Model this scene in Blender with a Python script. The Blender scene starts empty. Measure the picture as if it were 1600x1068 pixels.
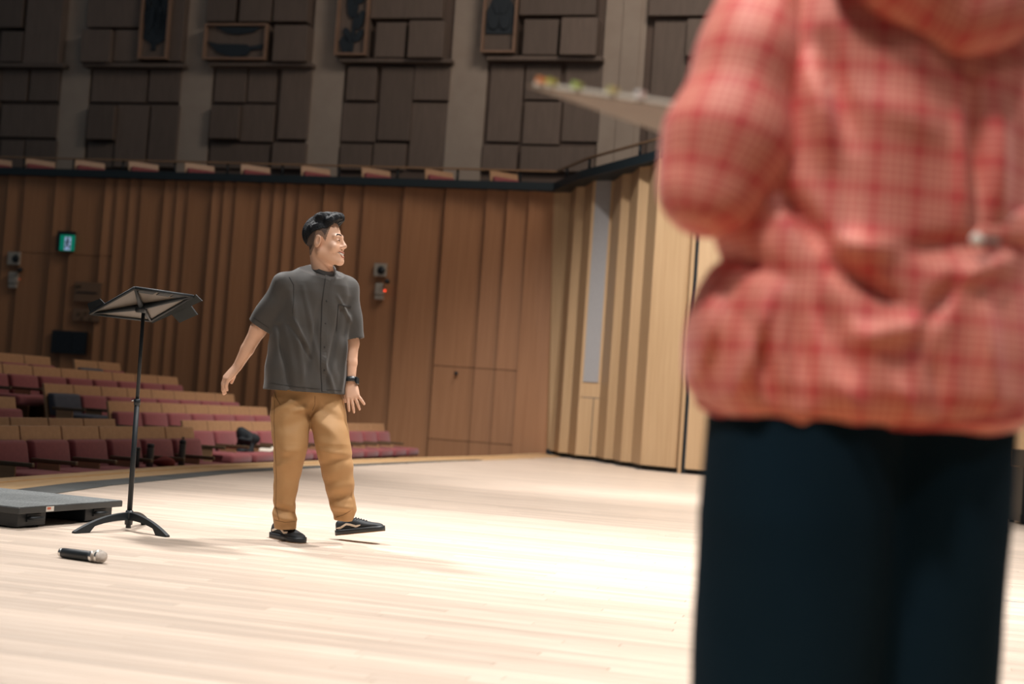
import bpy, bmesh, math, random
import numpy as np
from mathutils import Vector, Matrix
from mathutils.bvhtree import BVHTree
random.seed(7); np.random.seed(7)
S = bpy.context.scene; COL = S.collection
# ------------------------------------------------------------------ camera
F = 2222.2; H = 0.79; PITCH = math.radians(2.6); ROLL = math.radians(4.0)
R = np.array(Matrix.Rotation(math.pi/2 + PITCH, 3, 'X') @ Matrix.Rotation(ROLL, 3, 'Z'))
CP = np.array([0, 0, H])
cam = bpy.data.cameras.new('camera'); camo = bpy.data.objects.new('camera', cam); COL.objects.link(camo)
cam.sensor_width = 36; cam.lens = F/1600*36; cam.clip_start = 0.05; cam.clip_end = 200
camo.matrix_world = Matrix.Translation((0, 0, H)) @ Matrix(R.tolist()).to_4x4()
cam.dof.use_dof = True; cam.dof.focus_distance = 7.5; cam.dof.aperture_fstop = 1.9
S.camera = camo
# ------------------------------------------------------------------ world, lights, exposure
S.view_settings.view_transform = 'Standard'; S.view_settings.look = 'None'
S.view_settings.exposure = 0.0; S.view_settings.gamma = 1.0; S.view_settings.use_curve_mapping = False
W = bpy.data.worlds.new('hall_air'); S.world = W; W.use_nodes = True
W.node_tree.nodes['Background'].inputs[0].default_value = (0.46, 0.56, 0.65, 1)
W.node_tree.nodes['Background'].inputs[1].default_value = 0.120
def spot(name, loc, target, power, angle, color=(1, .86, .70), size=.38, blend=.7):
    l = bpy.data.lights.new(name, 'SPOT'); l.energy = power; l.color = color
    l.spot_size = math.radians(angle); l.spot_blend = blend; l.shadow_soft_size = size
    o = bpy.data.objects.new(name, l); COL.objects.link(o); o.location = loc
    o.rotation_euler = (Vector(target) - Vector(loc)).to_track_quat('-Z', 'Y').to_euler()
    return o
# stage downlights over the platform; last two are added fill behind the camera
WARM = (1, .965, .94)
spot('stage_or_fill_spot', (-4.6, 11.0, 9.0), (-1.1, 7.4, .6), 3900, 44, WARM)
spot('stage_or_fill_spot', (2.9, 5.6, 10.0), (0.2, 6.6, .5), 2200, 50, WARM)
spot('stage_or_fill_spot', (-1.6, 2.0, 11.0), (-0.8, 4.0, 0), 2350, 52, WARM)
spot('stage_or_fill_spot', (0.6, 12.6, 11.0), (1.5, 19.0, 0), 8200, 62, WARM)
spot('stage_or_fill_spot', (2.6, 10.5, 11.5), (1.6, 10.2, 0), 8600, 52, WARM)
spot('stage_or_fill_spot', (5.0, 3.5, 10.5), (2.6, 4.0, 0), 1900, 54, WARM)
spot('stage_or_fill_spot', (1.9, -2.8, 9.0), (0.8, 2.2, 1.2), 650, 34, WARM)
spot('stage_or_fill_spot', (-2.6, -1.2, 8.0), (0.45, 2.1, 1.2), 1900, 30, WARM)  # second added fill, from the left, for the jacket sleeve
# soft area fill added over the hall to lift the dim walls and seats
def panel(name, loc, target, power, size, color):
    l = bpy.data.lights.new(name, 'AREA'); l.energy = power; l.size = size; l.color = color; l.shape = 'DISK'
    o = bpy.data.objects.new(name, l); COL.objects.link(o); o.location = loc
    o.rotation_euler = (Vector(target) - Vector(loc)).to_track_quat('-Z', 'Y').to_euler(); return o
panel('hall_fill', (-4.0, 18.0, 12.0), (-4.5, 20.0, 0), 115, 4.0, (1, .86, .74))
panel('hall_fill', (3.0, 20.0, 12.5), (1.5, 23.5, 2), 520, 4.0, (1, .86, .74))
# ------------------------------------------------------------------ pixel helpers
def ray(x, y):
    d = R @ np.array([(x-800)/F, (534-y)/F, -1.0]); return d/d[1]
def at(x, y, Y): return CP + ray(x, y)*Y
def onz(x, y, z=0.0):
    d = ray(x, y); return CP + d*((z-H)/d[2])
def onplane(x, y, p0, n):
    d = ray(x, y); return CP + d*(np.dot(np.array(p0)-CP, n)/np.dot(d, n))
ANG = math.radians(14.7)
E1 = np.array([math.cos(ANG), -math.sin(ANG), 0]); E2 = np.array([math.sin(ANG), math.cos(ANG), 0])
UP = np.array([0, 0, 1.0])
# ------------------------------------------------------------------ materials
def lin(r, g, b):
    f = lambda c: (c/255/12.92 if c/255 <= .04045 else ((c/255+.055)/1.055)**2.4)
    return (f(r), f(g), f(b), 1)
MATS = {}
def mat(name, c, rough=.6, c2=None, scale=8, stretch=(1, 1, 1), bump=0.0, bscale=None, metal=0, spec=.5, emit=None, sheen=0, coord='Object', rnd=0.0, attr=None):
    if name in MATS: return MATS[name]
    m = bpy.data.materials.new(name); m.use_nodes = True; N = m.node_tree.nodes; L = m.node_tree.links
    b = N['Principled BSDF']; b.inputs['Roughness'].default_value = rough; b.inputs['Metallic'].default_value = metal
    b.inputs['Specular IOR Level'].default_value = spec; b.inputs['Base Color'].default_value = c
    if sheen: b.inputs['Sheen Weight'].default_value = sheen
    tc = N.new('ShaderNodeTexCoord'); mp = N.new('ShaderNodeMapping'); mp.inputs['Scale'].default_value = stretch
    L.new(tc.outputs[coord], mp.inputs[0])
    if c2 is not None:
        nz = N.new('ShaderNodeTexNoise'); nz.inputs['Scale'].default_value = scale; nz.inputs['Detail'].default_value = 4
        L.new(mp.outputs[0], nz.inputs['Vector'])
        rp = N.new('ShaderNodeValToRGB'); rp.color_ramp.elements[0].position = .33; rp.color_ramp.elements[1].position = .67
        rp.color_ramp.elements[0].color = c; rp.color_ramp.elements[1].color = c2
        L.new(nz.outputs[0], rp.inputs[0]); out = rp.outputs[0]
        if rnd:
            src = N.new('ShaderNodeObjectInfo').outputs['Random']
            if attr:
                a = N.new('ShaderNodeAttribute'); a.attribute_name = attr; src = a.outputs['Fac']
            mr = N.new('ShaderNodeMapRange'); mr.inputs[3].default_value = 1-rnd; mr.inputs[4].default_value = 1+rnd*.5
            L.new(src, mr.inputs[0])
            mx = N.new('ShaderNodeVectorMath'); mx.operation = 'SCALE'
            L.new(out, mx.inputs[0]); L.new(mr.outputs[0], mx.inputs['Scale']); out = mx.outputs[0]
        L.new(out, b.inputs['Base Color'])
    if bump:
        nb = N.new('ShaderNodeTexNoise'); nb.inputs['Scale'].default_value = bscale or scale*3; nb.inputs['Detail'].default_value = 3
        L.new(mp.outputs[0], nb.inputs['Vector'])
        bn = N.new('ShaderNodeBump'); bn.inputs['Strength'].default_value = bump; bn.inputs['Distance'].default_value = .01
        L.new(nb.outputs[0], bn.inputs['Height']); L.new(bn.outputs[0], b.inputs['Normal'])
    if emit: b.inputs['Emission Color'].default_value = emit[0]; b.inputs['Emission Strength'].default_value = emit[1]
    MATS[name] = m; return m
PL = dict(c=(.60, .475, .375, 1), c2=(.70, .58, .475, 1), scale=3, stretch=(.8, 14, 8), rough=.36, rnd=.16)
M_PLANK = mat('plank_wood', **PL)
M_PLANKS = mat('plank_wood_far', attr='rnd', **PL)
M_RIM = mat('rim_wood', (.60, .38, .19, 1), .4, (.68, .46, .25, 1), 3, (6, .8, 6))
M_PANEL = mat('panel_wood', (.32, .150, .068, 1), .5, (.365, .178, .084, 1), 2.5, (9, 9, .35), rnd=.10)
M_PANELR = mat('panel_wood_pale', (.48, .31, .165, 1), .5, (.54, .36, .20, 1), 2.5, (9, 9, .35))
M_DARKGAP = mat('joint_black', (.012, .014, .016, 1), .8)
M_UPPER = mat('upper_wood', (.145, .108, .085, 1), .6, (.17, .125, .10, 1), 2, (6, 6, 1), rnd=.2)
M_PIL = mat('pilaster_plaster', (.36, .29, .235, 1), .7, (.39, .32, .26, 1), 3)
M_LEDGE = mat('ledge_steel', (.010, .020, .026, 1), .55)
M_RAIL = mat('rail_wood', (.22, .13, .07, 1), .4, (.26, .16, .09, 1), 4, (.5, 6, 6))
M_RED = mat('seat_velvet', (.23, .052, .055, 1), .85, (.28, .066, .068, 1), 30, sheen=.2)
M_SEATWOOD = mat('seat_veneer', (.40, .225, .115, 1), .45, (.46, .265, .14, 1), 3, (1, 8, 8))
M_ARM = mat('armrest_walnut', (.085, .05, .025, 1), .45, (.11, .07, .035, 1), 4, (8, 1, 8))
M_GREYCOVER = mat('grey_cloth', (.060, .065, .085, 1), .9, (.075, .08, .10, 1), 12)
M_BLACKMETAL = mat('black_metal', (.006, .010, .013, 1), .55)
M_BLACKPLASTIC = mat('black_plastic', (.010, .014, .017, 1), .45)
M_DESK = mat('desk_bounce_tan', (.10, .082, .064, 1), .45, (.115, .095, .075, 1), 5)  # warm bounce from the floor is mixed into the plate's colour
M_LIPD = mat('desk_lip_paint', (.020, .024, .024, 1), .5)
M_STRIP = mat('trap_grey', (.070, .074, .072, 1), .6, (.10, .105, .10, 1), 3)
M_CARPET = mat('podium_carpet', (.085, .092, .092, 1), .95, (.19, .20, .195, 1), 90, bump=.4)
M_SKIN = mat('skin', (.66, .39, .26, 1), .45, (.70, .425, .29, 1), 10)
M_LIP = mat('lips', (.42, .14, .10, 1), .4)
M_HAIR = mat('hair_black', (.004, .005, .0065, 1), .5, (.008, .009, .011, 1), 60, (1, 1, 3), bump=.5, bscale=110, spec=.22)
M_TEETH = mat('teeth', (.75, .70, .62, 1), .3)
M_SHIRT = mat('shirt_charcoal', (.040, .036, .031, 1), .72, (.047, .042, .036, 1), 9, sheen=.15, bump=.06, bscale=260)
M_SHIRT2 = mat('shirt_seam', (.024, .022, .02, 1), .8)
M_KHAKI = mat('khaki_cotton', (.375, .205, .080, 1), .75, (.415, .232, .095, 1), 8, bump=.05, bscale=220)
M_KHAKI2 = mat('khaki_seam', (.21, .115, .045, 1), .8)
M_SHOE = mat('shoe_black', (.008, .011, .014, 1), .7, (.011, .015, .018, 1), 30)
M_SOLE = mat('sole_rubber', (.016, .019, .021, 1), .5)
M_GUM = mat('sole_gum', (.30, .17, .07, 1), .6)
M_STRIPE = mat('stripe_white', (.72, .62, .50, 1), .5)
M_BLACKCLOTH = mat('black_cloth', (.0042, .0140, .0230, 1), .95, (.0050, .0158, .0255, 1), 6, spec=.1)
M_PAPER = mat('paper', (.66, .60, .50, 1), .7)
M_WHITEPLASTIC = mat('pale_plastic', (.36, .33, .28, 1), .5)
M_METAL = mat('mic_mesh', (.62, .55, .48, 1), .38, metal=.75, bump=.6, bscale=900, c2=(.5, .45, .4, 1), scale=400)
M_CHROME = mat('chrome', (.7, .68, .64, 1), .22, metal=1)
# ------------------------------------------------------------------ mesh helpers
def finish(name, me, m, parent=None, smooth=False, bevel=0):
    if smooth:
        me.polygons.foreach_set('use_smooth', [True]*len(me.polygons))
    o = bpy.data.objects.new(name, me); COL.objects.link(o)
    if m is not None and not me.materials: me.materials.append(m)
    if parent is not None: o.parent = parent
    return o
def pyd(name, v, f, m, parent=None, smooth=False):
    me = bpy.data.meshes.new(name); me.from_pydata([tuple(map(float, p)) for p in v], [], [tuple(map(int, q)) for q in f]); me.update()
    bm = bmesh.new(); bm.from_mesh(me); bmesh.ops.recalc_face_normals(bm, faces=bm.faces); bm.to_mesh(me); bm.free()
    return finish(name, me, m, parent, smooth)
BOXF = [(0, 1, 2, 3), (7, 6, 5, 4), (0, 4, 5, 1), (1, 5, 6, 2), (2, 6, 7, 3), (3, 7, 4, 0)]
def hexa(name, p8, m, parent=None, bevel=0):
    me = bpy.data.meshes.new(name); me.from_pydata([tuple(map(float, p)) for p in p8], [], BOXF); me.update()
    bm = bmesh.new(); bm.from_mesh(me); bmesh.ops.recalc_face_normals(bm, faces=bm.faces)
    if bevel: bmesh.ops.bevel(bm, geom=list(bm.edges), offset=bevel, segments=2, affect='EDGES', profile=.5)
    bm.to_mesh(me); bm.free()
    return finish(name, me, m, parent)
def obox(name, o, ax, ay, az, m, parent=None, bevel=0):
    o = np.array(o, float); ax, ay, az = map(lambda q: np.array(q, float), (ax, ay, az))
    return hexa(name, [o, o+ax, o+ax+ay, o+ay, o+az, o+ax+az, o+ax+ay+az, o+ay+az], m, parent, bevel)
def cbox(name, c, s, m, parent=None, bevel=0):
    c = np.array(c, float); s = np.array(s, float)
    return obox(name, c-s/2, (s[0], 0, 0), (0, s[1], 0), (0, 0, s[2]), m, parent, bevel)
def tube(name, pts, radii, m, parent=None, seg=12, cap=True):
    pts = [np.array(p, float) for p in pts]
    if np.isscalar(radii): radii = [radii]*len(pts)
    v = []; f = []; ref = None
    for i, p in enumerate(pts):
        t = pts[min(i+1, len(pts)-1)]-pts[max(i-1, 0)]; t /= np.linalg.norm(t)
        if ref is None: ref = np.array([1, 0, 0]) if abs(t[0]) < .8 else np.array([0, 1, 0])
        u = np.cross(t, ref); u /= np.linalg.norm(u); w = np.cross(t, u); ref = -np.cross(t, np.cross(t, ref)) if False else ref
        for k in range(seg):
            a = 2*math.pi*k/seg; v.append(p+radii[i]*(math.cos(a)*u+math.sin(a)*w))
    for i in range(len(pts)-1):
        for k in range(seg):
            f.append((i*seg+k, i*seg+(k+1) % seg, (i+1)*seg+(k+1) % seg, (i+1)*seg+k))
    if cap: f.append(tuple(range(seg))); f.append(tuple((len(pts)-1)*seg+k for k in range(seg)))
    return pyd(name, v, f, m, parent, True)
def empty(name, loc=(0, 0, 0), rz=0):
    o = bpy.data.objects.new(name, None); COL.objects.link(o); o.location = tuple(map(float, loc)); o.rotation_euler = (0, 0, rz); o.empty_display_size = .1
    return o
def tag(o, label, cat, group=None):
    o['label'] = label; o['category'] = cat
    if group: o['group'] = group
    return o
def struct(o): o['kind'] = 'structure'; return o
def keep(o, parent):
    """parent a world-space object under an Empty without moving it"""
    o.parent = parent; o.matrix_parent_inverse = (Matrix.Translation(parent.location) @ parent.rotation_euler.to_matrix().to_4x4()).inverted(); return o
ORD = ['first', 'second', 'third', 'fourth', 'fifth', 'sixth', 'seventh', 'eighth', 'ninth', 'tenth', 'eleventh', 'twelfth', 'thirteenth', 'fourteenth', 'fifteenth', 'sixteenth', 'seventeenth', 'eighteenth', 'nineteenth', 'twentieth']
# ------------------------------------------------------------------ signed-distance modelling (surface nets)
class Field:
    def __init__(s, lo, hi, h, far=.06):
        s.lo = np.array(lo, float); s.h = h; s.n = np.ceil((np.array(hi)-s.lo)/h).astype(int)+1
        s.v = np.full(s.n, far, np.float32)
        s.ax = [(s.lo[i]+h*np.arange(s.n[i])).astype(np.float32) for i in range(3)]
    def sl(s, lo, hi):
        r = []
        for i in range(3):
            a = max(0, int((lo[i]-s.lo[i])/s.h)); b = min(s.n[i], int((hi[i]-s.lo[i])/s.h)+2); r.append(slice(a, max(b, a+1)))
        return tuple(r)
    def grid(s, q): return s.ax[0][q[0]][:, None, None], s.ax[1][q[1]][None, :, None], s.ax[2][q[2]][None, None, :]
    def add(s, fn, lo, hi, k=.01, mode='add'):
        m = k+.012; q = s.sl(np.array(lo)-m, np.array(hi)+m); X, Y, Z = s.grid(q)
        d = np.broadcast_to(np.asarray(fn(X, Y, Z), np.float32), s.v[q].shape); a = s.v[q]
        if mode == 'add':
            hh = np.maximum(k-np.abs(a-d), 0)/max(k, 1e-6); s.v[q] = np.minimum(a, d)-hh*hh*k*.25
        elif mode == 'sub':
            d = -d; hh = np.maximum(k-np.abs(a-d), 0)/max(k, 1e-6); s.v[q] = np.maximum(a, d)+hh*hh*k*.25
        elif mode == 'cut': s.v[q] = np.maximum(a, d)
        elif mode == 'disp': s.v[q] = a+d
    def cap(s, p, q, r0, r1=None, k=.01, mode='add'):
        p = np.array(p, float); q = np.array(q, float); r1 = r0 if r1 is None else r1; ba = q-p; bb = max(ba@ba, 1e-9); rm = max(r0, r1)
        def fn(X, Y, Z):
            t = np.clip(((X-p[0])*ba[0]+(Y-p[1])*ba[1]+(Z-p[2])*ba[2])/bb, 0, 1)
            return np.sqrt((X-p[0]-t*ba[0])**2+(Y-p[1]-t*ba[1])**2+(Z-p[2]-t*ba[2])**2)-(r0+(r1-r0)*t)
        s.add(fn, np.minimum(p, q)-rm, np.maximum(p, q)+rm, k, mode)
    def ell(s, c, r, k=.01, mode='add', M=None):
        c = np.array(c, float); r = np.array(r, float); rm = r.max()
        def fn(X, Y, Z):
            x, y, z = X-c[0], Y-c[1], Z-c[2]
            if M is not None:
                x, y, z = (M[0, 0]*x+M[1, 0]*y+M[2, 0]*z, M[0, 1]*x+M[1, 1]*y+M[2, 1]*z, M[0, 2]*x+M[1, 2]*y+M[2, 2]*z)
            k0 = np.sqrt((x/r[0])**2+(y/r[1])**2+(z/r[2])**2); k1 = np.sqrt((x/r[0]**2)**2+(y/r[1]**2)**2+(z/r[2]**2)**2)
            return k0*(k0-1)/np.maximum(k1, 1e-6)
        e = rm if M is not None else r
        s.add(fn, c-e, c+e, k, mode)
    def mesh(s):
        V = s.v.copy(); V[0] = V[-1] = .05; V[:, 0] = V[:, -1] = .05; V[:, :, 0] = V[:, :, -1] = .05
        ins = V < 0; n = np.array(V.shape)
        cnt = np.zeros(n-1, np.uint8)
        for i in (0, 1):
            for j in (0, 1):
                for k in (0, 1): cnt += ins[i:n[0]-1+i, j:n[1]-1+j, k:n[2]-1+k]
        act = (cnt > 0) & (cnt < 8); c = np.argwhere(act); idx = np.full(n-1, -1, np.int32); idx[act] = np.arange(len(c))
        corners = [(i, j, k) for i in (0, 1) for j in (0, 1) for k in (0, 1)]
        val = {q: V[c[:, 0]+q[0], c[:, 1]+q[1], c[:, 2]+q[2]] for q in corners}
        acc = np.zeros((len(c), 3)); num = np.zeros(len(c))
        for a in corners:
            for d in range(3):
                if a[d] == 0:
                    b = list(a); b[d] = 1; b = tuple(b); va, vb = val[a], val[b]; m = (va < 0) != (vb < 0)
                    t = np.where(m, va/np.where(m, va-vb, 1), 0)
                    p = np.tile(np.array(a, float), (len(c), 1)); p[:, d] += t; acc[m] += p[m]; num[m] += 1
        P = s.lo+s.h*(c+acc/num[:, None]); faces = []
        for d in range(3):
            e1, e2 = [(1, 2), (2, 0), (0, 1)][d]
            A = np.take(ins, range(n[d]-1), d); B = np.take(ins, range(1, n[d]), d)
            e = np.argwhere(A != B); e = e[(e[:, e1] > 0) & (e[:, e2] > 0) & (e[:, e1] < n[e1]-1) & (e[:, e2] < n[e2]-1)]
            fl = A[e[:, 0], e[:, 1], e[:, 2]]
            def g(o1, o2):
                q = e.copy(); q[:, e1] -= o1; q[:, e2] -= o2; return idx[q[:, 0], q[:, 1], q[:, 2]]
            q = np.stack([g(1, 1), g(0, 1), g(0, 0), g(1, 0)], 1); q[~fl] = q[~fl][:, ::-1]; faces.append(q)
        return P, np.concatenate(faces)
    def build(s, name, m, parent=None, smooth_it=1):
        P, Fc = s.mesh()
        if smooth_it:
            ed = np.concatenate([Fc[:, [0, 1]], Fc[:, [1, 2]], Fc[:, [2, 3]], Fc[:, [3, 0]]])
            deg = np.bincount(ed.ravel(), minlength=len(P))
            for _ in range(smooth_it):
                sm = np.zeros_like(P)
                for d in range(3):
                    sm[:, d] = np.bincount(ed[:, 0], P[ed[:, 1], d], len(P))+np.bincount(ed[:, 1], P[ed[:, 0], d], len(P))
                P = .4*P+.6*sm/np.maximum(deg, 1)[:, None]
        me = bpy.data.meshes.new(name); me.vertices.add(len(P)); me.vertices.foreach_set('co', P.astype(np.float32).ravel())
        me.loops.add(Fc.size); me.loops.foreach_set('vertex_index', Fc.astype(np.int32).ravel()); me.polygons.add(len(Fc))
        me.polygons.foreach_set('loop_start', np.arange(0, Fc.size, 4, dtype=np.int32)); me.polygons.foreach_set('loop_total', np.full(len(Fc), 4, np.int32))
        me.update(calc_edges=True); me.validate()
        return finish(name, me, m, parent, True)
def loft(zs, cx, cy, a, b, ux=(1, 0), n=2.3):
    """stack of super-ellipses; zs rising; ux = horizontal direction of the a axis"""
    zs = np.array(zs)
    def fn(X, Y, Z):
        z = np.clip(Z, zs[0], zs[-1]); ix = lambda q: np.interp(z.ravel(), zs, q).reshape(z.shape).astype(np.float32)
        x = X-ix(cx); y = Y-ix(cy); u = x*ux[0]+y*ux[1]; v = -x*ux[1]+y*ux[0]; A = ix(a); B = ix(b)
        q = ((np.abs(u)/A)**n+(np.abs(v)/B)**n+1e-9)**(1/n)
        d = (q-1)*np.minimum(A, B)*(.5+.5/np.maximum(q, 1))
        return np.maximum(d, np.maximum(Z-zs[-1], zs[0]-Z))
    return fn
def bvh_of(o):
    me = o.data; return BVHTree.FromPolygons([v.co[:] for v in me.vertices], [p.vertices[:] for p in me.polygons])
def ribbon(name, bvh, pix, width, m, parent, thick=.0025, sub=10, taper=False):
    """strip laid on a surface along a path seen from the camera's side; width in metres"""
    pts = []
    for i in range(len(pix)-1):
        for k in range(sub+(i == len(pix)-2)):
            t = k/sub; pts.append((pix[i][0]*(1-t)+pix[i+1][0]*t, pix[i][1]*(1-t)+pix[i+1][1]*t))
    P = []; Nn = []
    for x, y in pts:
        d = Vector(ray(x, y)).normalized(); h = bvh.ray_cast(Vector(CP), d)
        if h[0] is None: continue
        P.append(np.array(h[0])); nn = np.array(h[1]); Nn.append(nn if nn@np.array(d) < 0 else -nn)
    if len(P) < 2: return None
    v = []; f = []
    for i, p in enumerate(P):
        t = P[min(i+1, len(P)-1)]-P[max(i-1, 0)]; n = sum(Nn[max(0, i-2):i+3]); n = n/np.linalg.norm(n); s = np.cross(t, n); s /= np.linalg.norm(s)+1e-9
        w = width/2
        if taper: w *= min(1, .45+4*min(i, len(P)-1-i)/len(P))
        v += [p+s*w-n*.004, p+s*w+n*thick, p-s*w+n*thick, p-s*w-n*.004]
    for i in range(len(P)-1):
        for k in range(4): f.append((4*i+k, 4*i+(k+1) % 4, 4*i+4+(k+1) % 4, 4*i+4+k))
    f += [(0, 1, 2, 3), (4*len(P)-4, 4*len(P)-3, 4*len(P)-2, 4*len(P)-1)]
    return pyd(name, v, f, m, parent)
# ================================================================== SETTING
# stage edge: a gentle curve from the near left to the corner of the walls
EDGE = [(-3.72, 1.0), (-3.86, 6.5), (-3.66, 10.2), (-3.02, 13.7), (-1.55, 18.3), (-0.12, 22.3), (0.72, 25.25)]
def edge_x(y):
    return float(np.interp(y, [p[1] for p in EDGE], [p[0] for p in EDGE]))
RW = []   # right wall plan, filled below
CORN = onplane(865, 287, (0.6, 25.2, 0), E2); ZT = 4.78
LW0 = np.array([0.62, 25.18, 0.0])                       # left wall plane passes here, runs along E1
# right wall: frontal faces and narrow side faces stepping towards the stage
pxs = [865, 893, 901, 915, 927, 959, 972, 985.6, 998, 1014, 1029, 1083]
Ys = [25.18, 25.0, 24.35, 24.25, 23.6, 23.45, 22.75, 22.6, 21.95, 21.8, 21.1, 20.72]
RW = [at(x, 500 if False else 500, Y)[:2] for x, Y in zip(pxs, Ys)]
# shift along the lean so that the wall foot sits where the photo shows it
RW = [np.array([at(x-(0 if i == 0 else 0), 289, Y)[0], Y]) for i, (x, Y) in enumerate(zip(pxs, Ys))]
RW2 = [(2.62, 20.62), (4.2, 20.3), (4.35, 20.0), (5.6, 19.9), (5.75, 19.65), (7.0, 19.55), (7.12, 19.4), (9.0, 19.2), (9.2, 18.8), (11.5, 18.5), (13.0, 17.0)]
# floor slab
poly = [(x, y) for x, y in EDGE] + [(p[0]+.1, p[1]+.15) for p in RW] + [(x+.1, y+.2) for x, y in RW2] + [(13.0, 1.0)]
nf = len(poly)
floor = pyd('floor', [(x, y, -.03) for x, y in poly]+[(x, y, -.55) for x, y in poly], [tuple(range(nf)), tuple(range(nf, 2*nf))]+[(i, (i+1) % nf, nf+(i+1) % nf, nf+i) for i in range(nf)], M_RIM)
struct(floor)
# planks along E1
PW = .068; lens = [1.1, 1.5, 1.9, 2.3]
def plank_geo(L, w=PW, g=.0007, c=.0012, d=.03):
    x0, x1, y0, y1 = g, L-g, g, w-g
    return [(x0+c, y0+c, 0), (x1-c, y0+c, 0), (x1-c, y1-c, 0), (x0+c, y1-c, 0), (x0, y0, -c), (x1, y0, -c), (x1, y1, -c), (x0, y1, -c), (x0, y0, -d), (x1, y0, -d), (x1, y1, -d), (x0, y1, -d)], \
        [(0, 1, 2, 3)]+[(4+i, 4+(i+1) % 4, (i+1) % 4, i) for i in range(4)]+[(8+i, 8+(i+1) % 4, 4+(i+1) % 4, 4+i) for i in range(4)]
pm = []
for L in lens:
    v, f = plank_geo(L); me = bpy.data.meshes.new('plank'); me.from_pydata(v, [], f); me.update(); me.materials.append(M_PLANK); pm.append(me)
def wallY(x):   # the back limit of the platform at this X
    pts = [(p[0], p[1]) for p in RW]+RW2
    return float(np.interp(x, [p[0] for p in pts], [p[1] for p in pts]))
def inside(p):
    return p[0] > edge_x(p[1])+.50 and 2.2 < p[1] < wallY(p[0])-.02 and p[0] < 12.6
allp = []
rndg = random.Random(3)
tmin, tmax = -1.0, 27.0
for r in range(int((tmax-tmin)/PW)):
    t = tmin+r*PW; s = -8.0+rndg.random()*2
    while s < 12.5:
        k = rndg.randrange(4); L = lens[k]; a = E1*s+E2*t; b = E1*(s+L)+E2*(t+PW)
        if inside(a) and inside(b): allp.append((a, k, L, True))
        elif inside(a) or inside(b) or inside((a+b)/2):
            # trim to the platform outline
            ok = [q for q in np.linspace(0, L, 25) if inside(a+E1*q) and inside(a+E1*q+E2*PW)]
            if len(ok) > 1: allp.append((a+E1*ok[0], -1, ok[-1]-ok[0], True))
        s += L
def vis(a, L):
    best = 0
    for q in (0, .25*L, .5*L, .75*L, L):
        p = a+E1*q; c = R.T@(p-CP); x = 800+F*c[0]/-c[2]; y = 534-F*c[1]/-c[2]
        if c[2] < -1 and -10 < x < 1610 and y < 1080: best = max(best, 1/p[1]**2*min(L, 1.5))
    return best
sc = [(vis(a, L), i) for i, (a, k, L, _) in enumerate(allp)]
near = set(i for v, i in sorted(sc, reverse=True)[:300] if v > 0)
V = []; FF = []; RN = []
for i, (a, k, L, _) in enumerate(allp):
    if i in near:
        me = pm[k]
        if k < 0:
            v, f = plank_geo(L); me = bpy.data.meshes.new('plank'); me.from_pydata(v, [], f); me.update(); me.materials.append(M_PLANK)
        o = bpy.data.objects.new('plank', me); COL.objects.link(o); o.parent = floor; o.location = tuple(a); o.rotation_euler = (0, 0, -ANG)
    else:
        v, f = plank_geo(L); b0 = len(V); rr = rndg.random()
        for p in v: V.append(a+E1*p[0]+E2*p[1]+UP*p[2])
        for q in f: FF.append(tuple(b0+j for j in q)); RN.append(rr)
far = pyd('far_planks', V, FF, M_PLANKS, floor); far['kind'] = 'stuff'
att = far.data.attributes.new('rnd', 'FLOAT', 'FACE'); att.data.foreach_set('value', RN)
# wooden rim boards along the edge
def band(name, off0, off1, y0, y1, z0, z1, m, parent, n=24):
    v = []; f = []
    for i in range(n+1):
        y = y0+(y1-y0)*i/n; x = edge_x(y); v += [(x+off0, y, z0), (x+off1, y, z0), (x+off1, y, z1), (x+off0, y, z1)]
    for i in range(n):
        for k in range(4): f.append((4*i+k, 4*i+(k+1) % 4, 4*i+4+(k+1) % 4, 4*i+4+k))
    f += [(0, 1, 2, 3), (4*n, 4*n+1, 4*n+2, 4*n+3)]
    return pyd(name, v, f, m, parent)
yb = 2.4
while yb < 24.9:
    ye = min(yb+2.4, 24.95)
    for k, (o0, o1) in enumerate(((-.04, .13), (.133, .31), (.313, .497))):
        band('rim_board', o0, o1, yb+.002, ye-.002, -.03, .012 if k == 0 else .0, M_RIM, floor, 4)
    yb = ye
# dark grey trap-cover strip let into the floor near the edge
def strip_piece(y0, y1, wd0, wd1):
    v = []
    for y, w in ((y0, wd0), (y1, wd1)):
        x = edge_x(y)+.42; v += [(x, y, .0005), (x+w, y, .0005), (x+w, y, .006), (x, y, .006)]
    return pyd('trap_cover', v, [(0, 1, 2, 3), (4, 5, 6, 7)]+[(k, (k+1) % 4, 4+(k+1) % 4, 4+k) for k in range(4)], M_STRIP, floor)
yy = np.linspace(9.2, 20.4, 9)
for i in range(8): strip_piece(yy[i]+.01, yy[i+1]-.01, .27*(1-i/9.5)+.04, .27*(1-(i+1)/9.5)+.04)

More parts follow.
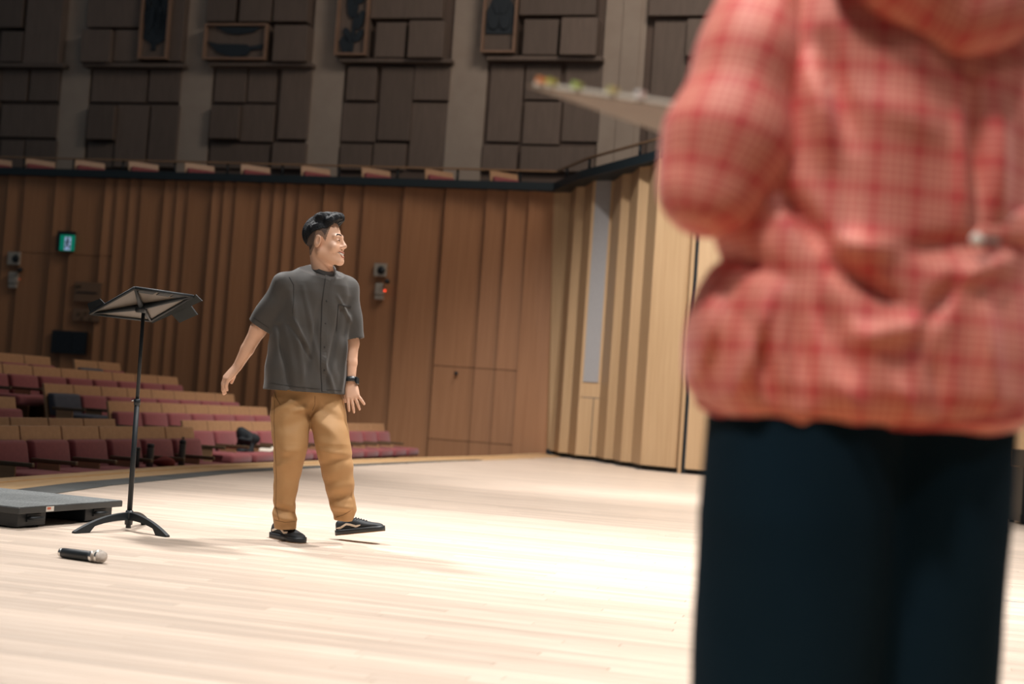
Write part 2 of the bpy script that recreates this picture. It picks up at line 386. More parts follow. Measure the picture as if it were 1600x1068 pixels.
# ---- lower wall on the left: upright timber boards in a saw-tooth
wall_l = struct(obox('wall_left', LW0-E1*16+E2*.10+UP*-1.0, E1*16, E2*.3, UP*(ZT+1.0), M_DARKGAP))
def s_at(x, y, off=0.0):
    p = onplane(x, y, LW0+E2*off, E2); return float(np.dot(p-LW0, E1)), float(p[2])
tops = [(-60, 0), (-38, 0), (17, 1), (46, 0), (94, 0), (123, 0), (168, 1), (190, 0), (210, 0), (228, 0), (263.5, 0), (283, 0), (301, 0), (335, 1), (356, 0), (375, 0), (414, 0), (434, 0), (453, 0), (473, 0), (508, 1), (543, 0), (574, 0), (636, 0), (697, 1), (765, 0), (797.5, 0), (831, 0), (866, 0)]
def ledge_y(x): return float(np.interp(x, [0, 300, 600, 860], [272, 283, 289, 291]))
ss = [s_at(x, ledge_y(x))[0] for x, g in tops]
zdoor1 = s_at(745, 575)[1]; zdoor2 = s_at(740, 690)[1]; zleft = s_at(110, 398)[1]
def lboard(s0, s1, z0, z1, s1b=None, d0=.12, d1=.02):
    s1b = s1 if s1b is None else s1b
    P = lambda s, d, z: LW0+E1*s-E2*d+UP*z
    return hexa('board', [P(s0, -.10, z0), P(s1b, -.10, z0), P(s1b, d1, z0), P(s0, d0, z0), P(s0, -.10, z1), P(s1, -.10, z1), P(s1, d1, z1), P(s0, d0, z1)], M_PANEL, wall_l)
for i in range(len(tops)-1):
    s0, s1 = ss[i], ss[i+1]
    if tops[i][1]: s0 += .045
    x = tops[i][0]; cuts = [-.9, ZT]
    if 690 < x < 831: cuts = [-.9, zdoor2, zdoor1, ZT]
    if 40 < x < 185: cuts = [-.9, zleft, ZT]
    last = i == len(tops)-2
    for a, b in zip(cuts[:-1], cuts[1:]):
        lboard(s0, s1-.004, a+(.006 if a > -.8 else 0), b-(.006 if b < ZT else 0), s1b=(s1+.22) if last else None)
# wall further left, outside the photograph
for k in range(10):
    lboard(ss[0]-(k+1)*.62, ss[0]-k*.62-.004, -.9, ZT)
# door lock on the flush door
p = onplane(713, 583, LW0-E2*.12, E2)
o = tube('door_lock', [p, p-E2*.03], .035, M_BLACKMETAL, wall_l)

# ---- wall on the right: folded pale boards
wall_r = empty('wall_right', (RW[0][0], RW[0][1], 0)); struct(wall_r)
def rboard(p, q, m, z0=.07, z1=ZT):
    p = np.array([p[0], p[1], 0]); q = np.array([q[0], q[1], 0]); t = (q-p)/np.linalg.norm(q-p); n = np.array([-t[1], t[0], 0])
    if n[1] < 0: n = -n
    return keep(hexa('board', [p+UP*z0, q+UP*z0, q+n*.06+UP*z0, p+n*.06+UP*z0, p+UP*z1, q+UP*z1, q+n*.06+UP*z1, p+n*.06+UP*z1], m, None), wall_r)
for i in range(len(RW)-1):
    if i == 4:   # board with the grey loudspeaker cloth
        a, b = np.array(RW[i]), np.array(RW[i+1]); zc = at(941, 598, 23.5)[2]; zq = at(937, 622, 23.5)[2]
        rboard(a, b, M_PANELR, .07, zq-.006); rboard(a, b, M_PANELR, zq+.006, ZT)
        A = np.array([a[0]*.86+b[0]*.14, a[1]*.86+b[1]*.14-.02, 0]); B = np.array([a[0]*.12+b[0]*.88, a[1]*.12+b[1]*.88-.02, 0])
        keep(obox('grille_cloth', A+UP*zc, B-A, np.array([0, .05, 0]), UP*(ZT-.03-zc), mat('grille_grey', (.30, .29, .29, 1), .9, (.34, .33, .33, 1), 40), None), wall_r)
        C = np.array([a[0]*.30+b[0]*.70, a[1]*.3+b[1]*.7-.012, 0])
        keep(obox('hatch_joint', C+UP*.1, (.012, 0, 0), (0, .02, 0), UP*(zq-.1), M_DARKGAP, None), wall_r)
    elif i == 0:
        (a0, a1), (b0, b1) = RW[0], RW[1]
        keep(hexa('board', [(a0+.24, a1-.06, .07), (b0, b1, .07), (b0, b1+.3, .07), (a0, a1+.3, .07), (a0, a1, ZT), (b0, b1, ZT), (b0, b1+.3, ZT), (a0, a1+.3, ZT)], M_PANELR, None), wall_r)
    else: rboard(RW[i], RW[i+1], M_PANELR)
prev = RW[-1]
for i, q in enumerate(RW2):
    if i == 0: prev = (q[0]-.04, q[1]+.12) if False else prev
    if i > 0: rboard(prev, q, M_PANELR if i % 2 else M_PANELR)
    prev = q
# slim upright strip and dark joint between the two folds
jp = np.array([RW[-1][0], RW[-1][1], 0]); jq = np.array([RW2[0][0], RW2[0][1], 0])
keep(obox('joint', jp+(jq-jp)*0+np.array([0, .08, 0]), (jq-jp)*1.0, (0, .1, 0), UP*ZT, M_DARKGAP, None), wall_r)
keep(obox('strip', jp+(jq-jp)*.3, (jq-jp)*.32, (0, .06, 0), UP*ZT, M_PANELR, None), wall_r)
# black recessed foot of the right wall
kp = [np.array([p[0]+.03, p[1]+.05]) for p in RW]+[np.array([x+.03, y+.05]) for x, y in RW2]
v = []; f = []
for p in kp: v += [(p[0], p[1], 0), (p[0]+.05, p[1]+.12, 0), (p[0]+.05, p[1]+.12, .09), (p[0], p[1], .09)]
for i in range(len(kp)-1):
    for k in range(4): f.append((4*i+k, 4*i+(k+1) % 4, 4*i+4+(k+1) % 4, 4*i+4+k))
struct(pyd('baseboard_right', v, f, M_DARKGAP))

# ---- balcony ledge, rail and posts above both walls
TOP = [LW0-E1*16-E2*.10, LW0-E2*.14] + [np.array([x, y, 0]) for x, y in ((RW[4][0]-.12, RW[4][1]-.08), (RW[-1][0]-.12, RW[-1][1]-.10), (4.2, 20.0), (7, 19.3), (13, 16.8))]
TOP = [np.array([p[0], p[1], 0.0]) for p in TOP]
def run(name, dz0, dz1, dout, din, m, parent=None):
    v = []; f = []
    for i, p in enumerate(TOP):
        t = TOP[min(i+1, len(TOP)-1)]-TOP[max(i-1, 0)]; t = t/np.linalg.norm(t); n = np.array([t[1], -t[0], 0])
        v += [p+n*dout+UP*(ZT+dz0), p-n*din+UP*(ZT+dz0), p-n*din+UP*(ZT+dz1), p+n*dout+UP*(ZT+dz1)]
    for i in range(len(TOP)-1):
        for k in range(4): f.append((4*i+k, 4*i+(k+1) % 4, 4*i+4+(k+1) % 4, 4*i+4+k))
    f += [(0, 1, 2, 3), (4*len(TOP)-4, 4*len(TOP)-3, 4*len(TOP)-2, 4*len(TOP)-1)]
    return pyd(name, v, f, m, parent)
struct(run('trim_1', -.14, 0.0, .12, .5, M_LEDGE))
railing = empty('balcony_railing', TOP[1]+UP*ZT); tag(railing, 'low balcony railing with slim timber handrail on black posts above the wood wall', 'railing')
keep(run('handrail', .205, .235, .02, .03, M_RAIL), railing)
def post(p): keep(tube('post', [p+UP*ZT, p+UP*(ZT+.205)], .022, M_BLACKMETAL, None, 8), railing)
for x in (-40, 38, 115, 192, 273, 355, 441, 529, 621, 715, 813):
    s, z = s_at(x, ledge_y(x)-16, -.10); post(LW0+E1*s-E2*.10)
for a, b, fr in ((1, 2, .35), (2, 3, .02), (2, 3, .55), (3, 4, .05), (3, 4, .7), (4, 5, .5)):
    post(TOP[a]*(1-fr)+TOP[b]*fr)

# ---- upper wall: pilasters and stacked timber boxes
UW0 = LW0+E2*3.0; ZB = ZT+.1
wall_b = struct(obox('wall_back', UW0-E1*18+UP*(ZT-.3), E1*36, E2*.4, UP*7.5, mat('upper_back', (.11, .078, .062, 1), .7, (.13, .09, .07, 1), 3)))
def u_at(x, y, off=0.0):
    p = onplane(x, y, UW0-E2*off, E2); return float(np.dot(p-UW0, E1)), float(p[2])
def urect(x0, y0, x1, y1, off=0.0):
    ym = (y0+y1)/2; xm = (x0+x1)/2
    return u_at(x0, ym, off)[0], u_at(x1, ym, off)[0], u_at(xm, y1, off)[1], u_at(xm, y0, off)[1]
def ubox(name, x0, y0, x1, y1, d, m, parent, gap=.012, bev=.008):
    s0, s1, z0, z1 = urect(x0, y0, x1, y1, d)
    if y0 < -20: z1 = 11.5
    return obox(name, UW0+E1*(s0+gap)-E2*d+UP*(z0+gap), E1*(s1-s0-2*gap), E2*(d+.02), UP*(z1-z0-2*gap), m, parent, bev)
for i, (xl, xr) in enumerate(((-105, -55), (90, 134), (277, 326), (479, 532), (697.6, 755), (935, 1000), (1195, 1270), (1480, 1565))):
    a = u_at(xl, 199, .06)[0]; b = u_at(xr, 199, .06)[0]
    struct(obox('trim_%d' % (i+2), UW0+E1*a-E2*.06+UP*(ZT-.2), E1*(b-a), E2*.1, UP*7.2, M_PIL))
    if i == 5:
        obox('reveal', UW0+E1*(a+.36)-E2*.10+UP*(ZT-.2), E1*.36, E2*.1, UP*7.2, M_PIL, wall_b)
PD = random.Random(11)
below = [(0, 108, 43, 158), (46, 108, 93, 158), (-60, 108, -3, 215), (0, 163, 90, 215), (0, 218, 37, 262), (38, 218, 88, 262),
 (143, 108, 230, 160), (232, 108, 282, 160), (180, 163, 230, 262), (232, 163, 277, 262), (136, 222, 178, 262),
 (335, 105, 385, 160), (387, 106, 432, 160), (436, 105, 484, 218), (376, 163, 428, 222), (327, 224, 422, 264), (424, 222, 478, 264),
 (541, 102, 588, 157), (592, 103, 644, 220), (646, 101, 703, 157), (533, 160, 590, 222), (640, 160, 697, 266), (530, 224, 580, 266), (582, 223, 634, 266),
 (763, 99, 816, 222), (820, 99, 876, 156), (880, 97, 940, 222), (817, 158, 876, 226), (752, 225, 808, 268), (812, 228, 930, 268),
 (1015, 28, 1070, 268), (1072, 93, 1120, 150), (1072, 153, 1195, 268), (1125, 93, 1195, 150),
 (1275, 28, 1360, 268), (1365, 100, 1475, 268), (1570, 28, 1680, 268)]
prou = [(135, 163, 178, 218), (327, 163, 373, 217)]
above = [(-60, -40, 37, 43), (0, 48, 35, 97), (40, -40, 97, 100), (178, 46, 220, 97), (137, -40, 221, 43), (268, -40, 288, 96),
 (323, -40, 370, 34), (375, -40, 425, 34), (428, -40, 482, 34), (586, 34, 634, 90), (580, -40, 693, 29), (817, 29, 872, 86), (812, -40, 933, 24),
 (1014, -40, 1195, 25), (1072, 28, 1195, 88), (1275, -40, 1475, 25), (1365, 28, 1475, 95)]
abovep = [(125, 45, 172, 97), (426, 38, 480, 96), (637, 31, 693, 90), (875, 26, 933, 86)]
for r in below: ubox('timber_box', *r, .06+.09*PD.random(), M_UPPER, wall_b)
for r in prou: ubox('timber_box', *r, .24, M_UPPER, wall_b)
for r in above: ubox('timber_box', *r, .26+.07*PD.random(), M_UPPER, wall_b)
for r in abovep: ubox('timber_box', *r, .42, M_UPPER, wall_b)
for r in ((-60, 98, 99, 104), (128, 98, 286, 104), (325, 97, 487, 103), (530, 91, 705, 97), (760, 87, 941, 94)):
    ubox('moulding', *r, .30, M_UPPER, wall_b, 0)
# framed fretwork panels high on the wall
M_FRET = mat('fretwork_dark', (.018, .026, .034, 1), .6)
def fret(x0, y0, x1, y1, kind, label):
    s0, s1, z0, z1 = urect(x0, y0, x1, y1, .32)
    if y0 < 0: z1 = z0+2.0
    root = empty('carved_panel', UW0+E1*(s0+s1)/2-E2*.30+UP*z0); tag(root, label, 'wall carving')
    o = UW0-E2*.32
    B = lambda n, a0, a1, b0, b1, d, m: keep(obox(n, UW0+E1*a0-E2*(.30+d)+UP*b0, E1*(a1-a0), E2*(d), UP*(b1-b0), m, None), root)
    keep(obox('case', UW0+E1*s0-E2*.30+UP*z0, E1*(s1-s0), E2*.28, UP*(z1-z0), M_UPPER, None), root)
    w = .045
    for q in ((s0, s1, z0, z0+w), (s0, s1, z1-w, z1), (s0, s0+w, z0+w, z1-w), (s1-w, s1, z0+w, z1-w)): B('frame_bar', *q, .10, mat('frame_wood', (.25, .15, .10, 1), .5, (.29, .18, .12, 1), 4))
    a0, a1, b0, b1 = s0+w, s1-w, z0+w, z1-w; Wd = a1-a0; Hh = b1-b0
    def blade(pts, d=.05):
        n = len(pts); v = [UW0+E1*(a0+u*Wd)-E2*.301+UP*(b0+t*Hh) for u, t in pts]+[UW0+E1*(a0+u*Wd)-E2*(.301+d)+UP*(b0+t*Hh) for u, t in pts]
        keep(pyd('leaf', v, [tuple(range(n)), tuple(range(n, 2*n))]+[(i, (i+1) % n, n+(i+1) % n, n+i) for i in range(n)], M_FRET), root)
    def leaf(u, t, du, dt, w):
        L = math.hypot(du, dt); nx, ny = -dt/L*w, du/L*w
        c = lambda k, q: (min(1, max(0, u+du*k+nx*q)), min(1, max(0, t+dt*k+ny*q)))
        blade([(u, t), c(.3, .8), c(.6, 1), c(.85, .6), (min(1, max(0, u+du)), min(1, t+dt)), c(.85, -.6), c(.6, -1), c(.3, -.8)])
    if kind == 'stem':
        blade([(.47, 0), (.57, 0), (.66, .5), (.62, 1), (.55, 1), (.54, .5)])
        for u, t, du, dt, w_ in ((.52, .06, -.45, .07, .10), (.55, .13, -.38, .13, .07), (.56, .14, .38, .10, .06), (.58, .27, .36, .18, .09), (.58, .40, -.34, .22, .12), (.6, .55, .35, .2, .10), (.6, .68, -.4, .2, .1), (.6, .8, .3, .18, .09)): leaf(u, t, du, dt, w_)
    if kind == 'bush':
        q = random.Random(5)
        blade([(.05, .22), (.5, .12), (.92, .2), (.98, .5), (.9, .62), (.5, .72), (.1, .5)], .03)
        for i in range(16): leaf(.15+.7*q.random(), .22+.4*q.random(), .3*(q.random()-.5), .22+.1*q.random(), .09)
        blade([(.42, .08), (.58, .08), (.54, .2), (.46, .2)])
    if kind == 'boat':
        blade([(.12, .98), (.92, .98), (.8, .82), (.55, .74), (.35, .78)])
        blade([(.02, .52), (.2, .44), (.7, .42), (.74, .36), (1, .44), (1, .28), (.78, .26), (.7, .08), (.45, .02), (.2, .18)])
    if kind == 'scroll':
        blade([(.04, .18), (.96, .18), (.98, .45), (.8, .55), (.95, .8), (.6, .7), (.5, .95), (.35, .7), (.05, .8), (.2, .55), (.02, .42)], .03)
        for cx_ in (.3, .68):
            blade([(cx_+.17*math.cos(a)*(1 if j == 0 else 1), .30+.075*math.sin(a)) for j in (0,) for a in np.linspace(0, 6.28, 12)[:-1]], .07)
        for u, t, du, dt, w_ in ((.5, .4, -.3, .12, .06), (.5, .4, .3, .12, .06)): leaf(u, t, du, dt, w_)
fret(222, -40, 267, 93, 'bush', 'tall framed carving of a dark leafy bush, leftmost on the upper wall')
fret(320, 38, 418, 94, 'boat', 'wide framed carving of dark boat-like curves on the upper wall')
fret(528, -40, 577, 87, 'stem', 'tall framed carving of a single dark stem with paired leaves')
fret(756, -40, 809, 83, 'scroll', 'tall framed carving of dark scrolls, rightmost of the wall carvings')

# ---- terraces under the seats on the left
L0 = np.array([-3.58, 10.6, 0]); NB = -E1
def on_row(x, y, q): return onplane(x, y, L0+NB*q, E1)
SP = .63
def rbox(name, lo, hi, m, parent, bev, shear=0.0):
    """bevelled box; shear pushes the top towards -x"""
    me = bpy.data.meshes.new(name); bm = bmesh.new(); bmesh.ops.create_cube(bm, size=1)
    lo = np.array(lo); hi = np.array(hi)
    for v in bm.verts:
        p = (lo+hi)/2+np.array(v.co)*(hi-lo); v.co = p
    bmesh.ops.bevel(bm, geom=list(bm.edges), offset=bev, segments=3, affect='EDGES', profile=.5)
    for v in bm.verts: v.co.x -= shear*(v.co.z-.40)
    bm.to_mesh(me); bm.free()
    return finish(name, me, m, parent, True) if bev > .012 else finish(name, me, m, parent)
def make_seat():
    r = empty('auditorium_seat')
    rbox('back_shell', (-.075, -.305, .20), (-.045, .305, .87), M_SEATWOOD, r, .006, .22)
    rbox('backrest', (-.05, -.27, .40), (.045, .285, .755), M_RED, r, .03, .22)
    rbox('seat_cushion', (.03, -.265, .40), (.50, .275, .525), M_RED, r, .04)
    rbox('armrest', (-.01, -.325, .575), (.42, -.285, .61), M_ARM, r, .008)
    rbox('arm_support', (.05, -.318, .0), (.26, -.292, .575), M_SEATWOOD, r, .005)
    rbox('pedestal', (.08, -.06, .0), (.22, .06, .41), M_ARM, r, .01)
    return r
seat0 = make_seat(); seat_used = [False]
def copy_tree(o, parent=None):
    c = o.copy(); COL.objects.link(c); c.parent = parent
    for ch in o.children: copy_tree(ch, c)
    return c
def place_seat(loc, rz, label, group):
    if not seat_used[0]: o = seat0; seat_used[0] = True
    else: o = copy_tree(seat0)
    o.location = tuple(map(float, loc)); o.rotation_euler = (0, 0, rz); tag(o, label, 'seat', group); return o
ROWS = [('front', .70, (150, 668), [(-40, 322)]),
        ('second', 1.50, (150, 656), [(-40, 200), (306, 612)]),
        ('third', 2.30, (310, 633), [(-40, 45), (200, 432)]),
        ('fourth', 3.10, (200, 607), [(88, 380)]),
        ('fifth', 3.90, (180, 582), [(-40, 292)]),
        ('top', 4.70, (100, 560), [(-40, 94), (110, 202)])]
SEATS = {}
tz = []
for rn, q, (xo, yo), segs in ROWS:
    zt = on_row(xo, yo, q)[2]; zb = zt-.865; tz.append((q, zb)); cnt = 0; tl = -99
    for x0, x1 in segs:
        def tpos(x):
            p = on_row(x, yo+(x-xo)*.06, q); return float(np.dot(p-L0, E2))
        t0, t1 = tpos(x0), tpos(x1); n = max(1, int(round((t1-t0)/SP)))
        for j in range(n):
            t = t1-(n-j-.5)*SP
            P = L0+NB*q+E2*t
            c = R.T@(np.array([P[0], P[1], zt-.2])-CP); xp = 800+F*c[0]/-c[2]
            if xp < -45 or t-tl < SP*.99: continue
            tl = t
            lim = float(np.dot(LW0-P, E2))
            if lim < .32: continue
            lab = 'red auditorium seat with pale wood top, %s row, %s from the left picture edge' % (rn, ORD[cnt])
            SEATS[(rn, cnt)] = place_seat((P[0], P[1], zb), -ANG, lab, 'red seats left of the stage'); cnt += 1
    print('row', rn, 'zbase %.2f' % zb, 'n', cnt)
for i, (q, zb) in enumerate(tz):
    wdt = .80 if i < len(tz)-1 else 9.0
    p = L0+NB*(q-.65)-E2*7; ln = float(np.dot(LW0-p, E2))+.06
    p0 = p; struct(obox('floor_terrace_%d' % (i+1), p0+UP*(-1.6), NB*wdt, E2*ln, UP*(zb+1.6), M_UPPER))
# grey cloths over two seat backs, things left on seats
def drape(key, label, front):
    s = SEATS.get(key)
    if s is None: return
    r = empty('cloth_cover', s.location, -ANG); tag(r, label, 'cloth', 'grey seat cloths')
    rbox('back_drape', (-.04, -.285, .50), (.058, .295, .765), M_GREYCOVER, r, .03, .22)
    if front: rbox('cushion_drape', (.05, -.27, .42), (.515, .28, .538), M_GREYCOVER, r, .04)
def nearest(rn, x):
    best = None
    for k, s in SEATS.items():
        if k[0] != rn: continue
        c = R.T@(np.array(s.location)+UP*.6-CP); xp = 800+F*c[0]/-c[2]
        if best is None or abs(xp-x) < best[0]: best = (abs(xp-x), k)
    return best[1]
drape(nearest('fourth', 120), 'blue-grey cloth over a seat back and cushion in the fourth row', True)
drape(nearest('top', 128), 'blue-grey cloth over a seat back in the topmost row', False)
def lathe(name, prof, m, parent=None, seg=20, loc=(0, 0, 0), axis=None):
    v = []; f = []
    for r_, z in prof:
        for k in range(seg):
            a = 2*math.pi*k/seg; v.append((r_*math.cos(a), r_*math.sin(a), z))
    n = len(prof)
    for i in range(n-1):
        for k in range(seg): f.append((i*seg+k, i*seg+(k+1) % seg, (i+1)*seg+(k+1) % seg, (i+1)*seg+k))
    f += [tuple(range(seg)), tuple((n-1)*seg+k for k in range(seg))]
    if axis is not None:
        q = Vector((0, 0, 1)).rotation_difference(Vector(axis)); v = [q @ Vector(p) for p in v]
    v = [np.array(p)+np.array(loc) for p in v]
    return pyd(name, v, f, m, parent, True)
M_FLASK = mat('flask_paint', (.05, .045, .042, 1), .4, (.06, .055, .05, 1), 6)
def flask(x, ytop, h, r, label, m, knob):
    q = .70-.30; p = on_row(x, ytop, q); zc = tz[0][1]+.525; base = np.array([p[0], p[1], zc]); h = max(.14, float(p[2]-zc))
    root = empty('flask', base); tag(root, label, 'bottle', 'flasks on the front row')
    keep(lathe('flask_body', [(r*.9, 0), (r, .01), (r, h*.82), (r*.93, h*.85)], m, None, 20, base), root)
    keep(lathe('lid', [(r*.95, h*.85), (r*1.02, h*.86), (r*1.0, h*.97), (r*.8, h)], M_BLACKPLASTIC, None, 20, base), root)
    if knob: keep(tube('carry_loop', [base+UP*h+E2*.02, base+UP*(h+.025)+E2*.012, base+UP*(h+.025)-E2*.012, base+UP*h-E2*.02], .006, M_BLACKPLASTIC, None, 8), root)
flask(214, 698, .16, .034, 'short black flask standing on a red seat beside the music stand pole', M_BLACKPLASTIC, False)
flask(236, 693, .20, .034, 'grey-brown flask with flat black lid on a front-row seat', M_FLASK, False)
flask(286, 687, .21, .033, 'grey flask with looped black lid, rightmost on the front row', M_FLASK, True)
def lump(name, c, rads, m, label, cat, seed, amp=.25):
    me = bpy.data.meshes.new(name); bm = bmesh.new(); bmesh.ops.create_icosphere(bm, subdivisions=4, radius=1)
    g = np.random.RandomState(seed); K = g.randn(7, 3)*(2.0 if amp < .5 else 3.2); ph = g.rand(7)*6
    for v in bm.verts:
        d = np.array(v.co); k = 1+amp*sum(math.sin(K[i]@d+ph[i]) for i in range(7))/4
        v.co = tuple(d*k*np.array(rads))
        v.co.z = max(v.co.z, -rads[2]*.75)
    bm.to_mesh(me); bm.free(); o = finish(name, me, m, None, True); o.location = tuple(map(float, c)); return tag(o, label, cat)
def on_seat(k, u, v, z=.525):
    q = SEATS[k]; return np.array(q.location)+E1*u+E2*v+UP*z
k_ = nearest('front', 225)
lump('knitted_hat', on_seat(k_, .34, .08, .525+.042), (.085, .085, .055), mat('wool_red', (.16, .02, .018, 1), .95, (.2, .03, .02, 1), 60, bump=.5), 'dark red knitted hat lying on a front-row seat by the flasks', 'hat', 2)
k_ = nearest('second', 345)
lump('bag', on_seat(k_, .20, .05, .525+.098), (.13, .17, .13), mat('bag_black', (.006, .008, .011, 1), .8, (.009, .012, .015, 1), 20), 'crumpled black bag resting on a second-row seat', 'bag', 9, .75)
k_ = nearest('second', 388)
o = obox('paper_sheet', on_seat(k_, .16, -.2, .526), E1*.21+UP*.002, E2*.30+UP*.05, UP*.003, M_PAPER); tag(o, 'white sheet of paper on a second-row seat by the black bag', 'paper')
# balcony seats behind the rail
for i, (xa, xb) in enumerate(((-14, 4), (43, 83), (118, 165), (205, 247), (293, 335), (382, 422), (476, 517), (571, 612), (671, 711), (775, 811))):
    s, z = s_at((xa+xb)/2, ledge_y((xa+xb)/2)-22, .75)
    P = LW0+E2*.80+E1*s; zt = 5.13
    place_seat((P[0], P[1], zt-.865), -ANG-.75, 'red balcony seat with pale wood top behind the rail, %s from the left picture edge' % ORD[i], 'balcony seats behind the railing')
struct(run('floor_balcony', -.75, 5.13-.865-ZT, -.52, 3.6, M_UPPER))
# ---- fittings on the left wall
def wp(x, y, d=.14): return onplane(x, y, LW0-E2*d, E2)
def wbox(name, x0, y0, x1, y1, d0, d1, m, parent=None, bev=.004):
    a = wp(x0, (y0+y1)/2, d0); b = wp(x1, (y0+y1)/2, d0); zb = wp((x0+x1)/2, y1, d0)[2]; zt = wp((x0+x1)/2, y0, d0)[2]
    o = obox(name, [a[0], a[1], zb], b*[1, 1, 0]-a*[1, 1, 0], -E2*(d1-d0), UP*(zt-zb), m, None, bev)
    return keep(o, parent) if parent is not None else o
ex = empty('exit_sign', wp(105, 392)); tag(ex, 'small glowing green exit sign with running figure on the dark wall', 'sign')
wbox('housing', 93, 362, 118, 393, .10, .20, M_BLACKPLASTIC, ex)
wbox('lit_face', 94, 367, 117, 391.5, .20, .21, mat('exit_green', (.0, .2, .12, 1), .4, emit=((.0, .26, .16, 1), .40)), ex, 0)
wbox('lit_doorway', 101, 370, 110.5, 390.5, .21, .214, mat('exit_white', (.5, .6, .8, 1), .4, emit=((.36, .48, .75, 1), .55)), ex, 0)
def figure(pts):
    n = len(pts); M_ = mat('exit_figure', (.0, .08, .06, 1), .4)
    A = [wp(x, y, .214) for x, y in pts]; Bq = [wp(x, y, .22) for x, y in pts]
    keep(pyd('running_figure', A+Bq, [tuple(range(n)), tuple(range(n, 2*n))]+[(i, (i+1) % n, n+(i+1) % n, n+i) for i in range(n)], M_), ex)
figure([(105, 371), (108, 371), (108, 374), (106.5, 375), (110, 379), (108.5, 380), (106.5, 378), (106, 381), (110, 385), (108, 389), (106.5, 388.5), (107.5, 385.5), (104.5, 383), (102, 388), (100.5, 387), (103, 381), (103.5, 378), (101.5, 380), (101, 379), (104, 375)])
def wall_unit(cx, cy, lit, l1, l2):
    r = empty('wall_speaker', wp(cx, cy)); tag(r, l1, 'speaker', 'wall units')
    wbox('plate', cx-9, cy-10, cx+9, cy+10, .08, .17, M_WHITEPLASTIC, r)
    a = wp(cx, cy, .17); keep(tube('round_grille', [a, a-E2*.012], .075, M_BLACKPLASTIC, None, 20), r)
    r = empty('emergency_lamp', wp(cx, cy+31)); tag(r, l2, 'lamp', 'wall units')
    wbox('lamp_body', cx-8, cy+21, cx+6, cy+40, .08, .19, M_WHITEPLASTIC, r, .03)
    wbox('base_plate', cx-8, cy+38, cx+4, cy+46, .08, .17, M_WHITEPLASTIC, r)
    a = wp(cx+7, cy+18, .14); keep(tube('spot_head', [a, a-E2*.10+E1*.06], [.035, .05], M_BLACKPLASTIC, None, 12), r)
    a = wp(cx+5.5, cy+32, .19); keep(lathe('indicator_light', [(.02, 0), (.02, .01), (.01, .018)], mat('led_red', (.8, .1, .05, 1), .4, emit=((1, .06, .02, 1), 2.0 if lit else .5)) if lit else mat('led_dim', (.3, .06, .03, 1), .4, emit=((.6, .1, .03, 1), .25)), None, 10, a, tuple(-E2)), r)
wall_unit(596, 422, True, 'pale square wall speaker with round grille to the right of the standing man', 'pale emergency lamp with red indicator light right of the standing man')
wall_unit(25, 404, False, 'pale square wall speaker with round grille near the left picture edge', 'pale emergency lamp with dim indicator near the left picture edge')
r = empty('black_display', wp(110, 552)); tag(r, 'black two-part display box on the wall above the top seats', 'display')
wbox('frame', 84, 517, 137, 553, .08, .17, M_BLACKPLASTIC, r)
for a, b in ((88, 111), (113, 134)): wbox('screen', a, 520, b, 549, .17, .176, mat('screen_dark', (.008, .010, .013, 1), .25), r, 0)
r = empty('control_plate', wp(138, 500)); tag(r, 'faint wood-coloured control plate on the wall left of the music stand', 'control panel')
wbox('plate', 118, 441, 160, 472, .10, .155, mat('plate_brown', (.20, .115, .065, 1), .5), r)
wbox('slot', 119, 456, 152, 458, .155, .165, M_DARKGAP, r, 0); wbox('plate', 116, 482, 158, 502, .10, .155, mat('plate_brown', (.2, .115, .065, 1), .5), r)
for x, y in ((120, 447), (125, 447), (123, 490), (134, 489), (147, 490), (128, 497), (141, 498)): wbox('button', x-2, y-2, x+2, y+2, .155, .17, M_ARM, r, 0)

# ================================================================== STAGE OBJECTS
# ---- low podium platform
A = onz(33, 826); Bc = onz(177, 813)
fx = (Bc-A); fx[2] = 0; fl = np.linalg.norm(fx); fx /= fl; bx_ = np.array([-fx[1], fx[0], 0])
if bx_[0] > 0: bx_ = -bx_
zt1 = onplane(33, 791, A, np.array([0, 1.0, 0]))[2]; hz = .125
pod = empty('podium', A); tag(pod, 'low black podium platform with grey carpet top beside the music stand', 'podium')
Wd, Dp = fl+.06, 1.9
o0 = A-fx*.03
def pb(name, u0, u1, v0, v1, z0, z1, m, bev=.004): return keep(obox(name, o0+fx*u0+bx_*v0+UP*z0, fx*(u1-u0), bx_*(v1-v0), UP*(z1-z0), m, None, bev), pod)
zT = float(zt1) if .08 < zt1 < .25 else .13
M_DECKEDGE = mat('deck_edge', (.035, .037, .036, 1), .5)
pb('deck', -.012, Wd+.03, -.012, Dp, zT-.036, zT-.003, M_DECKEDGE)
pb('carpet_top', -.008, Wd+.026, -.008, Dp*.16, zT-.003, zT, M_CARPET, .001)
pb('carpet_top', -.008, Wd+.026, Dp*.16+.004, Dp, zT-.003, zT, M_CARPET, .001)
pb('end_block', .02, Wd*.29, .02, .30, .008, zT-.036, M_BLACKPLASTIC)
pb('end_block', Wd*.69, Wd-.02, .02, .30, .008, zT-.036, M_BLACKPLASTIC)
pb('side_skirt', .015, .05, .30, Dp-.05, .008, zT-.036, M_BLACKPLASTIC)
pb('side_skirt', Wd-.05, Wd-.02, .30, Dp-.05, .008, zT-.036, M_BLACKPLASTIC)
pb('cross_beam', .06, Wd-.06, .55, .60, .03, .06, M_RIM); pb('cross_beam', .06, Wd-.06, 1.3, 1.35, .03, .06, M_BLACKPLASTIC)
for u in (.05, Wd*.25, Wd*.74, Wd-.06): pb('rubber_foot', u-.02, u+.02, .05, .09, 0, .008, M_BLACKMETAL, .001)
pb('side_skirt', .015, Wd-.02, Dp-.05, Dp-.02, .008, zT-.036, M_BLACKPLASTIC)
